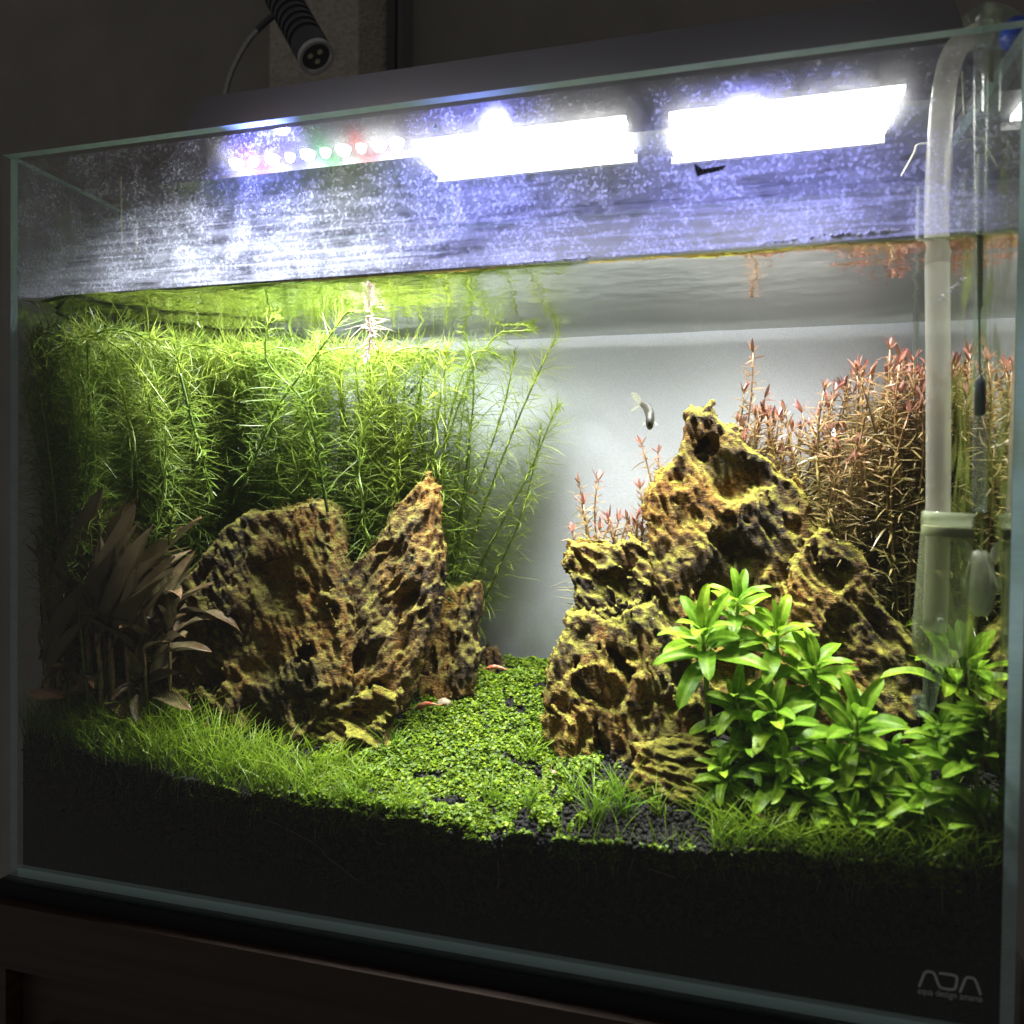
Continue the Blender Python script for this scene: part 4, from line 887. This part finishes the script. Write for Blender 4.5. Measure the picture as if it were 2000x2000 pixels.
# ------------------------------------------------------------------ green carpet, grass
def carpet():
    n = 105000; x = rng.uniform(19, 50, n); y = YF + .25 + rng.random(n) ** 1.15 * 17.6
    lim = np.interp(y, [.6, 4, 9, 18], [46, 42.5, 38.5, 35]); lo = np.interp(y, [.6, 6, 10, 18], [19, 21, 24.5, 27])
    q = .5 + .5 * gnoise(np.stack([x * .55, y * .55, x * 0 + 3], -1)) + .3 * gnoise(np.stack([x * 1.5, y * 1.5, x * 0 + 9], -1))
    bare = sstep(35, 40, x) * sstep(9, 5, y)
    keep = (x > lo) & (x < lim) & (q > .26 + .46 * bare + .30 * sstep(2.2, .9, y) * .6)
    x, y, q = x[keep], y[keep], q[keep]; n = len(x)
    xe = rng.uniform(14, 58, 5200); xe = xe[gnoise(np.stack([xe * .8, xe * 0, xe * 0], -1)) > -.12]; x = np.concatenate([x, xe]); y = np.concatenate([y, np.full(len(xe), YF + .12)]); ne = len(xe); n = len(x); q = np.concatenate([q, rng.random(ne) * .4])
    z = soil(x, y) + .10 - np.concatenate([np.zeros(n - ne), rng.random(ne) ** 1.6 * 1.1]) + rng.random(n) * (.12 + .75 * np.clip(q, 0, 1) ** 1.5) 
    c = np.stack([x, y, z], 1); r = rng.uniform(.06, .125, n)
    nrm = np.stack([rng.normal(size=n) * .45, rng.normal(size=n) * .45 - .25, np.ones(n)], 1); nrm /= np.linalg.norm(nrm, axis=1)[:, None]
    A = np.cross(nrm, rng.normal(size=(n, 3))); A /= np.linalg.norm(A, axis=1)[:, None]; B = np.cross(nrm, A)
    th = np.arange(5) * 2 * PI / 5
    ring = c[:, None] + r[:, None, None] * (np.cos(th)[None, :, None] * A[:, None] * 1.25 + np.sin(th)[None, :, None] * B[:, None]) + nrm[:, None] * r[:, None, None] * .25
    V = np.concatenate([c[:, None], ring], 1).reshape(-1, 3); b = (np.arange(n) * 6)[:, None]
    F = np.stack([np.stack([b[:, 0], b[:, 0] + 1 + k, b[:, 0] + 1 + (k + 1) % 5], 1) for k in range(5)], 1).reshape(-1, 3)
    a = np.repeat(np.clip(.5 + .35 * rng.normal(size=n), 0, 1), 6)
    o = link('carpet_leaves', mesh_data('carpet_leaves', V, F, 'carpet_green', False, {'tip': a})); tag(o, 'carpet of tiny round bright green leaves between the rock mounds', 'carpet plant', None, 'stuff')
carpet()
def blades(c, ln, lean, wd=.075, k=6):
    n = len(c); tt = np.linspace(0, 1, k); az = rng.random(n) * 6.28; d = np.stack([np.cos(az), np.sin(az), 0 * az], 1)
    bend = (lean * (.4 + rng.random(n)))[:, None, None]; l = ln[:, None, None]; t_ = tt[None, :, None]
    Pc = c[:, None] + np.array([0, 0, 1.]) * l * (t_ - .35 * bend * t_ ** 2) + d[:, None] * l * bend * (t_ ** 1.9) + d[:, None] * l * .08 * t_
    Pc[..., 1] = np.maximum(Pc[..., 1], YF + .08); Pc[..., 0] = np.clip(Pc[..., 0], XL + .06, XR - .06)
    S = np.stack([-d[:, 1], d[:, 0], 0 * az], 1) * .7 + .5 * rng.normal(size=(n, 3)); S /= np.linalg.norm(S, axis=1)[:, None]
    V, Q = ribbons(Pc, S, np.broadcast_to(np.interp(tt, [0, .6, 1], [1, .9, .15]) * wd / 2, (n, k))); return V, Q, np.tile(np.repeat(tt, 2), n)
n = 3600; x = 0.8 + rng.random(n) ** 1.15 * 25; y = YF + .15 + rng.random(n) ** 1.2 * np.interp(x, [0, 8, 16, 26], [5.5, 4.8, 4.0, 3.0])
keep = rng.random(n) < np.interp(x, [0, 10, 17, 26], [1, 1, .75, .22]); x, y = x[keep], y[keep]
V, Q, a = blades(np.stack([x, y, soil(x, y) - .2], 1), rng.uniform(1.4, 4.2, len(x)) * np.interp(x, [0, 8, 26], [1.05, 1, .75]), rng.uniform(.3, .95, len(x)))
o = link('grass', mesh_data('grass', V, Q, 'grass_green', False, {'tip': a})); tag(o, 'fine hair grass lawn along the left front of the soil', 'grass', None, 'stuff')
n = 1300; x = rng.uniform(46, 59, n); y = YF + .15 + rng.random(n) ** 1.5 * 4
V, Q, a = blades(np.stack([x, y, soil(x, y) - .2], 1), rng.uniform(1.0, 3.0, n), .7 + 0 * x, .09)
o = link('grass', mesh_data('grass', V, Q, 'grass_green', False, {'tip': a})); tag(o, 'tangled blurred grass in the right front corner', 'grass', None, 'stuff')
n = 620; x = np.concatenate([rng.uniform(1, 30, 400), rng.uniform(38, 58.5, 220)]); n = len(x); y = np.full(n, YF + .12)
V, Q, a = blades(np.stack([x, y, soil(x, y) - rng.random(n) ** 1.4 * 2.2], 1), rng.uniform(1.2, 3.2, n), rng.uniform(.2, .8, n), .06)
o = link('grass', mesh_data('grass', V, Q, 'grass_green', False, {'tip': a})); tag(o, 'wispy grass blades pressed against the front glass over the soil', 'grass', None, 'stuff')
TUFT = [('grass tuft right before the low mossy rock', 760, 1470), ('grass tuft against the left side of the low mossy rock', 655, 1500), ('small grass tuft between low rock and carpet pebble', 795, 1385), ('grass tuft in the front middle of the carpet', 955, 1575),
        ('grass tuft right of the front middle one, by the bare soil', 1030, 1590), ('thin grass tuft beside the lowest shrimp', 1120, 1560), ('tall dense grass tuft rising at the front glass by the wide rock', 1215, 1600), ('grass tuft left of the tall dense tuft', 1165, 1610),
        ('grass tuft before the front squarish rock', 1290, 1600), ('long-bladed grass tuft on the soil right of the front rock', 1445, 1600), ('thin grass tuft under the squarish rock edge', 1370, 1610), ('thin grass tuft in the upper bare patch of the carpet', 1035, 1490),
        ('sparse grass tuft at the left front of the carpet', 690, 1580), ('sparse grass tuft second from left at the carpet front', 790, 1590)]
for lab, u, v in TUFT:
    c = hitsoil(u, v); big = 'tall' in lab or 'long' in lab; n = 46 if 'dense' in lab else 22
    cc = c + rng.normal(size=(n, 3)) * [.28, .22, 0]; cc[:, 1] = np.maximum(cc[:, 1], YF + .2); cc[:, 2] = soil(cc[:, 0], cc[:, 1]) - .1
    V, Q, a = blades(cc, rng.uniform(1.4, 2.6, n) * (1.5 if big else 1), np.full(n, .7), .085)
    solo('grass_tuft', V, Q, 'grass_green', lab, 'grass tuft', 'grass tufts on the carpet', False, {'tip': a})
# pale roots pressed against the glass in the soil
for lab, pts in (('pale root running down in the soil left of centre', [(520, 1600), (600, 1640), (660, 1690), (700, 1720)]), ('short pale root curling below the carpet edge', [(722, 1625), (735, 1645), (755, 1650)]), ('thin root hanging from the grass at the right of centre', [(972, 1680), (975, 1720), (968, 1740)]), ('thin curled root under the tall grass tuft', [(1255, 1690), (1290, 1705), (1320, 1715)])):
    P3 = smoothpath([at(u, v, YF + .03) for u, v in pts], 14); P3[:, 0] += .06 * gnoise(P3 * 2.0); P3[:, 2] += .12 * gnoise(P3 * 2.3 + 5)
    solo('root', *tube(P3, .02, 5), 'root_pale', lab, 'root', 'roots against the front glass')

# ------------------------------------------------------------------ animals
def shrimp(label, p, d, sc=1.0):
    d = np.asarray(d, float); d /= np.linalg.norm(d); n = 22; s = np.linspace(0, 1, n)
    upv = np.array([0, 0, 1.]); P_ = np.asarray(p) + d * ((s - .5) * 2.1 * sc)[:, None] + upv * (.25 * np.sin(s * PI) * sc)[:, None]
    R = np.interp(s, [0, .04, .12, .25, .42, .6, .85, .93, 1], [.008, .03, .10, .19, .21, .165, .08, .05, .01]) * sc * (1 + .05 * np.cos(s * 42))
    sd = np.cross(d, upv); sd /= np.linalg.norm(sd)
    t = thing('shrimp', label, 'shrimp', np.asarray(p) - [0, 0, .3], 'small red shrimp')
    V, F = tube(P_, R, 10); part('body', V, F, 'shrimp_shell', t, True)
    Pc = []; S = []
    for q in (-.5, 0, .5):
        e = P_[-1] + (d + sd * q) * .3 * sc; Pc.append(np.linspace(P_[-2], e, 4)); S.append(np.cross(d, upv) * 1.0)
    V, Q = ribbons(np.array(Pc), np.array(S), np.tile([.02, .06, .08, .03], (3, 1)) * sc); part('tail_fan', V, Q, 'shrimp_shell', t)
    for i in range(5):
        for q in (-1, 1):
            b = P_[5 + i] - upv * .1 * sc + sd * q * .06 * sc; V, F = tube([b, b - upv * .14 * sc + sd * q * .12 * sc, b - upv * .30 * sc + sd * q * .10 * sc + d * .05], .014 * sc, 4); part('leg', V, F, 'shrimp_shell', t)
    for q in (-1, 1):
        V, F = tube(smoothpath([P_[1] + sd * q * .03, P_[1] - d * .5 * sc + upv * .2 * sc + sd * q * .2, P_[1] - d * .9 * sc + upv * .05 + sd * q * .4], 8), .008 * sc, 4); part('antenna', V, F, 'shrimp_shell', t)
        V, F = lump(P_[3] + sd * q * .10 * sc + upv * .04, .035 * sc, (1, 1, 1), 1); part('eye', V, F, 'fish_eye', t, True)
p_ = hitsoil(832, 1402); shrimp('bright red shrimp beside the pebble on the carpet', p_ + [0, 0, .75], (1, -.1, .28), .95)
p_ = hitsoil(968, 1322); shrimp('pale red shrimp at the far end of the carpet', p_ + [0, 0, .55], (1, 0, .05), .9)
p_ = hitsoil(1087, 1532); shrimp('orange shrimp crawling over bare soil at the front', p_ + [0, 0, .35], (.7, -.4, -.75), .62)
p_ = at(924, 962, 17.2); shrimp('tiny pale shrimp clinging among the green stems', p_, (1, 0, -.2), .35)
def fish(p):
    hd = np.asarray(p, float)                       # head towards the camera, tail up and to the left
    t = thing('fish', 'small dark-backed fish with pale forked tail swimming above the pink stems', 'fish', hd)
    P_ = smoothpath([hd + [0, -1.0, -.45], hd + [-.02, -.5, -.1], hd + [-.05, 0, .35], hd + [-.35, .6, .95], hd + [-.75, 1.1, 1.3]], 26)
    s = np.linspace(0, 1, 26); R = np.interp(s, [0, .05, .15, .35, .6, .85, 1], [.08, .28, .46, .54, .44, .24, .15]); T, A, B = frames(P_)
    up_ = np.array([0, 0, 1.]) - T * T[:, 2:3]; up_ += np.array([0, -.0, 0]); up_ /= np.linalg.norm(up_, axis=1)[:, None]; sd = np.cross(T, up_)
    n = 14; th = np.arange(n) * 2 * PI / n
    V = P_[:, None] + R[:, None, None] * (np.cos(th)[None, :, None] * sd[:, None] * .55 + np.sin(th)[None, :, None] * up_[:, None] * 1.05)
    a = np.broadcast_to(.5 + .5 * np.sin(th), (26, n)).reshape(-1); F = [(i * n + j, i * n + (j + 1) % n, (i + 1) * n + (j + 1) % n, (i + 1) * n + j) for i in range(25) for j in range(n)] + [tuple(range(n))[::-1], tuple(25 * n + j for j in range(n))]
    part('body', V.reshape(-1, 3), F, 'fish_skin', t, True, {'tip': a})
    e = P_[-1]
    for q in (-1, 1):
        e2 = e + np.array([-.75, .25, .20 + .62 * q]); Pc = np.linspace(e + [0.08, 0, 0], e2, 7)[None]; S = np.array([[.30, 0, .55 * 1.0]]); part('tail_lobe', *ribbons(Pc, S / np.linalg.norm(S), np.array([[.06, .16, .24, .28, .26, .18, .03]])), 'fish_fin', t)
    mdl = P_[12]; Pc = np.linspace(mdl + up_[12] * .3, mdl + up_[12] * .95 + T[12] * .3, 6)[None]; part('dorsal_fin', *ribbons(Pc, T[12][None], np.array([[.28, .26, .2, .14, .08, .02]])), 'fish_fin', t)
    for q in (-1, 1):
        b = P_[7] + sd[7] * .2 * q; Pc = np.linspace(b, b + sd[7] * .35 * q + [0, .1, -.3], 5)[None]; part('side_fin', *ribbons(Pc, T[7][None], np.array([[.04, .1, .13, .1, .02]])), 'fish_fin', t)
        V, F = lump(P_[3] + sd[3] * .15 * q + up_[3] * .06, .085, (1, 1, 1), 2); part('eye', V, F, 'fish_eye', t, True)
fish(at(1271, 822, 11.5))

# ------------------------------------------------------------------ lamp over the tank
ZU = 49.5
lamp = thing('aquarium_light', 'long dark grey hooded light with glowing panels hanging over the tank', 'light', (33, 14, ZU))
xa, xb = atz(377, 181, 56.5)[0], atz(1846, 4, 56.5)[0]
y0, y1 = atz(700, 146, 56.5)[1], 19.0
x0, x1 = xa - 1.6, xb + 1.2
V = [(x0, y0 - 2.6, ZU - .6), (x1, y0 - 2.6, ZU - .6), (x1, 22, ZU - .6), (x0, 22, ZU - .6), (xa, y0, 56.5), (xb, y0, 56.5), (xb, y1, 56.5), (xa, y1, 56.5)]
part('housing', V, [(4, 5, 6, 7), (0, 1, 5, 4), (1, 2, 6, 5), (2, 3, 7, 6), (3, 0, 4, 7)], 'hood_grey', lamp)
part('inner_tray', *box((x0 + .3, y0 - 2.0, ZU + .3), (x1 - .3, 21.2, ZU + .5)), 'hood_inside', lamp)
for ua, ub, va, vb, uc, ud, vc, vd in ((806, 1228, 275, 232, 853, 1239, 346, 308), (1300, 1771, 221, 178, 1325, 1735, 311, 257)):
    c = np.array([atz(ua, va, ZU), atz(ub, vb, ZU), atz(ud, vd, ZU), atz(uc, vc, ZU)]); mn, mx = c.min(0), c.max(0)
    part('light_panel', *box((mn[0] + .2, mn[1] + .35, ZU - .1), (mx[0] - .2, mx[1] - .8, ZU + .2)), 'panel_light', lamp)
    for yy in (mx[1] + .05,):
        part('reflector_strip', *box((mn[0], yy, ZU - .25), (mx[0], yy + .35, ZU + .25)), 'reflector', lamp)
seq = ['led_white', 'led_red', 'led_white', 'led_blue', 'led_white', 'led_green', 'led_white', 'led_red', 'led_white', 'led_white']
for k, nm in enumerate(seq):
    c = atz(462 + (775 - 462) * k / 9.0, 318 - 40 * k / 9.0, ZU); r = .5 if nm == 'led_white' else .36
    V, F = lathe([(0, r), (.2, r * .95), (.4, r * .75), (.52, r * .4), (.56, r * .05)], (c[0], c[1], ZU + .1), (0, 0, -1), 18); part('led_lens', V, F, nm, lamp, True)
    if nm == 'led_white':
        ld = bpy.data.lights.new('led_beam', 'AREA'); ld.shape = 'DISK'; ld.size = .008; ld.energy = .30 * (1.4 if k < 3 else 0.9); ld.color = (.97, .99, 1); ld.spread = math.radians(115)
        lo = bpy.data.objects.new('led_beam', ld); C.objects.link(lo); lo.parent = lamp; lo.location = [q * CM for q in (np.array([c[0], c[1], ZU - .55]) - np.array(WORG[lamp.name]))]
for xx in (x0 - .1, x1 - .4):
    P3 = smoothpath([(xx + .2, 12.0, ZU + 1.0), (xx - (1.0 if xx < 30 else -1.0), 12.0, ZU - 1), (0.3 if xx < 30 else W - .3, 12.0, H + .15)], 8); part('support_leg', *tube(P3, .12, 6), 'black_metal', lamp)
# blue LEDs at the front edge of the lamp, shining on the front glass
for u0, u1, v0, pw, nm, colr in ((806, 1228, 275, 0.95, 'panel_beam', (1, .985, .94)), (1300, 1771, 221, 0.95, 'panel_beam', (1, .985, .94))):
    a, b = atz(u0, v0, ZU), atz(u1, v0 - (u1 - u0) * .1, ZU); ld = bpy.data.lights.new(nm, 'AREA'); ld.shape = 'RECTANGLE'; ld.size = (b[0] - a[0] - .6) * CM; ld.size_y = .026; ld.energy = pw; ld.color = colr; ld.spread = math.radians(80)
    lo = bpy.data.objects.new(nm, ld); C.objects.link(lo); lo.parent = lamp; c = (a + b) / 2; lo.location = [q * CM for q in (np.array([c[0], c[1] + 1.8, ZU - .22]) - np.array(WORG[lamp.name]))]
for u, pw in ((575, 2.8), (985, 2.9), (1455, 2.9)):
    c = atz(u, 262, ZU); ld = bpy.data.lights.new('blue_led', 'SPOT'); ld.energy = pw; ld.color = (0.24, 0.25, 1.0); ld.spot_size = math.radians(95); ld.spot_blend = 1.0; ld.shadow_soft_size = 0.001
    lo = bpy.data.objects.new('blue_led', ld); C.objects.link(lo); lo.parent = lamp; lo.location = [q * CM for q in (c - np.array(WORG[lamp.name]) + [0, -.9, -.2])]
    d = Vector((0.0, -.80, -.75)); lo.rotation_euler = d.to_track_quat('-Z', 'Y').to_euler()

# small gooseneck spot lamp (off) behind
ax = rt * .46 - up * .84 - fw * .20; ax /= np.linalg.norm(ax); Yl = 24.0
fc_ = at(618, 112, Yl); k_ = 1 / (np.linalg.norm(at(601, 100, Yl) - at(600, 100, Yl))); R = 32 / k_
spot = thing('spot_lamp', 'small black ribbed spot lamp on a bent neck, switched off', 'lamp', fc_)
pr_ = [(-6.5 * R / 1.2, R * .86)]
for q in np.linspace(-5.6, -1.9, 8): pr_ += [(q * R / 1.2, R * .98), ((q + .26) * R / 1.2, R * .98), ((q + .27) * R / 1.2, R * .88), ((q + .5) * R / 1.2, R * .88)]
pr_ += [(-1.3 * R / 1.2, R), (-.1, R)]
V, F = lathe(pr_, fc_, ax, 28); part('body', V, F, 'black_metal', spot)
V, F = lathe([(-.3, R * 1.0), (.10, R * 1.04), (.16, R * 1.0), (.12, R * .84), (-.25, R * .74)], fc_, ax, 28, False); part('ring', V, F, 'grey_ring', spot, True)
V, F = lathe([(-.26, R * .80), (-.24, R * .02)], fc_, ax, 28); part('reflector', V, F, 'reflector', spot)
a_ = np.cross(ax, [.1, 1, .2]); a_ /= np.linalg.norm(a_); b_ = np.cross(ax, a_)
for k in range(3):
    c = fc_ + ax * -.2 + (math.cos(k * 2.09) * a_ + math.sin(k * 2.09) * b_) * R * .33; V, F = lathe([(0, R * .24), (.08, R * .22), (.12, R * .1)], c, ax, 12); part('led_chip', V, F, 'led_chip', spot, True)
P3 = smoothpath([at(545, 26, Yl), at(527, 38, Yl), at(487, 78, Yl - .5), at(458, 128, Yl - 1), at(442, 176, Yl - 1.5), at(434, 240, Yl - 2)], 60)
V, F = tube(P3, .24 * (1 + .10 * np.cos(np.arange(60) * 2.2)), 10); part('gooseneck', V, F, 'chrome', spot, True)
V, F = tube(P3[2:20] + [0, -.05, 0.05], .3, 8); part('neck_sleeve', V, F, 'black_metal', spot, True)

# ------------------------------------------------------------------ equipment in the right corner
pts = [(1935, 62, 5.2), (1896, 74, 5.2), (1866, 98, 5.2), (1846, 165, 5.2), (1834, 290, 5.2), (1829, 420, 5.2), (1830, 480, 5.2), (1832, 700, 5.2), (1832, 1000, 5.2), (1826, 1232, 5.2)]
P3 = smoothpath([at(u, v, y) for u, v, y in pts], 60); V, F = tube(P3, .60, 16)
solo('white_pipe', V, F, 'milky_tube', 'milky white outlet pipe curving over the right rim into the water', 'pipe', None, True)
V, F = lathe([(-.10, .70), (.0, .95), (.03, .70)], at(1829, 482, 5.2), (0, 0, 1), 20, False)
dif = thing('diffuser', 'clear glass diffuser bottle with ceramic disc in front of the white pipe', 'diffuser', at(1812, 1392, 3.9))
tp, bt = at(1852, 1000, 3.9), at(1828, 1300, 3.9); d = bt - tp; Ld = np.linalg.norm(d); d /= Ld
V, F = lathe([(0, 1.22), (.3, 1.24), (1.0, 1.20), (Ld * .5, 1.22), (Ld * .78, 1.24), (Ld * .90, 1.15), (Ld * .96, .85), (Ld, .5)], tp, d, 28, False); part('bottle', V, F, 'diffuser_glass', dif, True)
V, F = lathe([(.75, 1.15), (.80, 1.18), (1.25, 1.18), (1.30, 1.15)], tp, d, 28); part('ceramic_disc', V, F, 'ceramic', dif, True)
V, F = lathe([(.02, 1.15), (.70, 1.12)], tp, d, 28); part('top_fill', V, F, 'cloudy_plastic', dif, True)
V, F = lathe([(Ld * .66, .06), (Ld * .70, .22), (Ld * .80, .34), (Ld * .98, .40)], tp, d, 16, False); part('inner_spout', V, F, 'clear_glass', dif, True)
V, F = lump(tp + d * Ld * .70 + [0, -.2, 0], .15, (1, 1, 1), 2); part('bubble', V, F, 'bubble_white', dif, True)
P3 = smoothpath([tp + d * Ld * .98, at(1820, 1330, 3.9), at(1812, 1375, 3.9), at(1800, 1388, 3.9), at(1793, 1360, 3.9)], 20); V, F = tube(P3, [.42] * 6 + [.36] * 14, 12); part('tail_tube', V, F, 'clear_glass', dif, True)
hold = thing('suction_holder', 'cloudy white suction cup holder on the right glass beside the diffuser', 'suction cup', at(1925, 1150, 4.6))
V, F = lathe([(0, .70), (.1, .85), (1.0, .88), (1.1, .80)], at(1893, 1152, 4.6), (1, 0, 0), 20); part('clip_body', V, F, 'cloudy_plastic', hold, True)
c = at(1925, 1140, 4.6); c[0] = XR - .9; V, F = lathe([(0, .30), (.25, .55), (.55, 1.3), (.72, 1.75), (.78, 1.72)], c, (1, 0, 0), 24); part('suction_cup', V, F, 'cloudy_plastic', hold, True)
V, F = tube(smoothpath([c + [.4, 0, 1.2], c + [.1, -.1, 2.0], c + [-.35, -.1, 2.1]], 8), .22, 8); part('release_tab', V, F, 'cloudy_plastic', hold, True)

th = thing('thermometer', 'glass thermometer hooked over the front rim near the right corner', 'thermometer', at(1914, 800, 1.6))
Pt = [at(1936, 222, -.75), at(1937, 100, -.75), at(1934, 35, -.6), at(1925, 18, .4), at(1918, 40, 1.4), at(1916, 130, 1.6), at(1914, 500, 1.6), at(1913, 1000, 1.6)]
P3 = smoothpath(Pt, 70); V, F = tube(P3, np.interp(np.arange(70), [0, 22, 34, 69], [.36, .36, .30, .30]), 14); part('glass_stem', V, F, 'clear_glass', th, True)
V, F = tube([at(1912, 525, 1.6), at(1914, 740, 1.6)], .05, 6); part('spirit_column', V, F, 'spirit_dark', th)
V, F = lathe([(0, .03), (.25, .10), (.40, .24), (2.0, .25), (2.1, .16)], at(1915, 728, 1.6), at(1914, 790, 1.6) - at(1915, 728, 1.6), 14); part('bulb', V, F, 'spirit_dark', th, True)
V, F = tube([at(1915, 300, 1.62), at(1913, 600, 1.62)], .14, 8); part('scale_backing', V, F, 'ceramic', th)
ticks = []
for k in range(52):
    p_ = at(1914, 300 + k * 5.9, 1.3); wd = .17 if k % 5 == 0 else .10; ticks.append(box(p_ - [wd, .005, .018], p_ + [wd, .005, .018]))
part('scale_marks', *joinm(ticks), 'scale_black', th)
V, F = tube([at(1937, 100, -.75), at(1937, 160, -.75)], .09, 6); part('paper_strip', V, F, 'pebble', th)
V, F = lathe([(0, .55), (.25, .8), (.9, .85), (1.2, .5)], at(1968, 62, 7.0), (.5, -.6, -.6), 18); solo('blue_knob', V, F, 'blue_plastic', 'blue plastic knob behind the right rim beside the thermometer hook', 'knob', None, True)
P3 = smoothpath([at(1890, 45, 6.6), at(1925, 26, 6.6), at(1965, 35, 6.6), at(1990, 62, 6.6)], 16); solo('clear_hose', *tube(P3, .5, 12), 'clear_glass', 'clear hose arching over the right rim behind the thermometer', 'hose', None, True)
# wire clips on the rim
for lab, pts, y in (('white wire hook hanging on the left inside of the tank', [(236, 345), (237, 412), (238, 470), (243, 484), (258, 492), (266, 486), (267, 440)], 9.0), ('white wire hook near the back left corner', [(350, 475), (349, 522)], 15.5), ('short white wire by the back left corner', [(370, 405), (370, 455)], 16.5), ('white wire bracket inside the back right corner', [(1760, 345), (1785, 300), (1795, 282), (1862, 281), (1868, 300), (1872, 380)], 12.0), ('thin white wire inside the right pane', [(1880, 140), (1884, 225)], 7.0)):
    P3 = np.array([at(u, v, y) for u, v in pts]); P3[:, 0] = np.clip(P3[:, 0], XL + .2, XR - .15); P3 = smoothpath(P3, max(6, 4 * len(pts))); solo('wire_clip', *tube(P3, .075, 6), 'ceramic', lab, 'clip', None, True)
p_ = at(345, 446, 9.5); P3 = smoothpath([at(303, 425, 9.5), at(330, 434, 9.5), at(365, 440, 9.5), at(398, 447, 9.5)], 14); solo('probe', *tube(P3, np.interp(np.arange(14), [0, 4, 13], [.12, .2, .12]), 8), 'black_metal', 'thin dark probe inside the left back corner above the water', 'probe', None, True)
# drops and smears on the front glass
for lab, u, v, r, ln in (('round bright water drop on the upper front glass', 850, 253, .17, .2), ('bright water drop with tail, below the round one', 850, 290, .16, .45), ('long water drop below the coloured lamps', 770, 345, .16, .9), ('dark water drop on the front glass over the coloured lamps', 578, 300, .16, .5), ('long blue run of water down the front glass', 875, 440, .26, 3.4)):
    c = at(u, v, -.02); pr_ = [(0, .02), (r * .3, r * .7), (r, r), (r * 1.9, r * .62), (r + ln * .6, r * .35), (r * 2 + ln, .02)]; V, F = lathe(pr_, c - [0, 0, r], (0, 0, 1), 12)
    V = np.array(V); V[:, 1] = c[1] - .35 * (c[1] - V[:, 1]) - .0; V[:, 1] = np.minimum(V[:, 1], -.005); solo('water_drop', V, F, 'clear_glass', lab, 'drop', 'drops on the front glass', True)
P3 = np.array([at(u, v, YF + .05) for u, v in ((1355, 318), (1372, 330), (1395, 326), (1418, 322), (1412, 332), (1385, 338), (1362, 344), (1358, 335))]); solo('dark_smear', P3, [tuple(range(8))], 'scale_black', 'dark smear on the front glass below the right light panel', 'smear')
# froth along the waterline
n = 150; u = np.concatenate([rng.uniform(990, 1160, 55), rng.uniform(1480, 1780, 60), rng.uniform(1630, 1665, 20), rng.uniform(1700, 1760, 15)])
Pb = np.array([at(a, 508 - (a - 1150) * .088 + rng.normal() * 1.5 - 5, YF + .10) for a in u]); V, F = balls(Pb, rng.uniform(.03, .10, n), .03)
o = link('foam_bubbles', mesh_data('foam_bubbles', V, F, 'bubble_white', True)); tag(o, 'tiny white bubbles along the waterline at the right', 'bubbles', None, 'stuff')
Pb = np.array([at(u, v, 3.0) for u, v in zip(np.linspace(1835, 1888, 16), np.linspace(588, 540, 16) + rng.normal(size=16) * 6)]); V, F = balls(Pb, rng.uniform(.03, .07, 16), .03)
o = link('rising_bubbles', mesh_data('rising_bubbles', V, F, 'bubble_white', True)); tag(o, 'slanting trail of tiny bubbles beside the thermometer', 'bubbles', None, 'stuff')
Pb = np.stack([rng.uniform(2, 58, 160), rng.uniform(1, 18, 160), rng.uniform(12, 37, 160)], 1); V, F = balls(Pb, rng.uniform(.012, .03, 160), .1)
o = link('floating_specks', mesh_data('floating_specks', V, F, 'bubble_white', True)); tag(o, 'fine pale specks drifting in the water', 'specks', None, 'stuff')
print('tris', sum(len(p.vertices) - 2 for o_ in bpy.data.objects if o_.type == 'MESH' for p in o_.data.polygons))
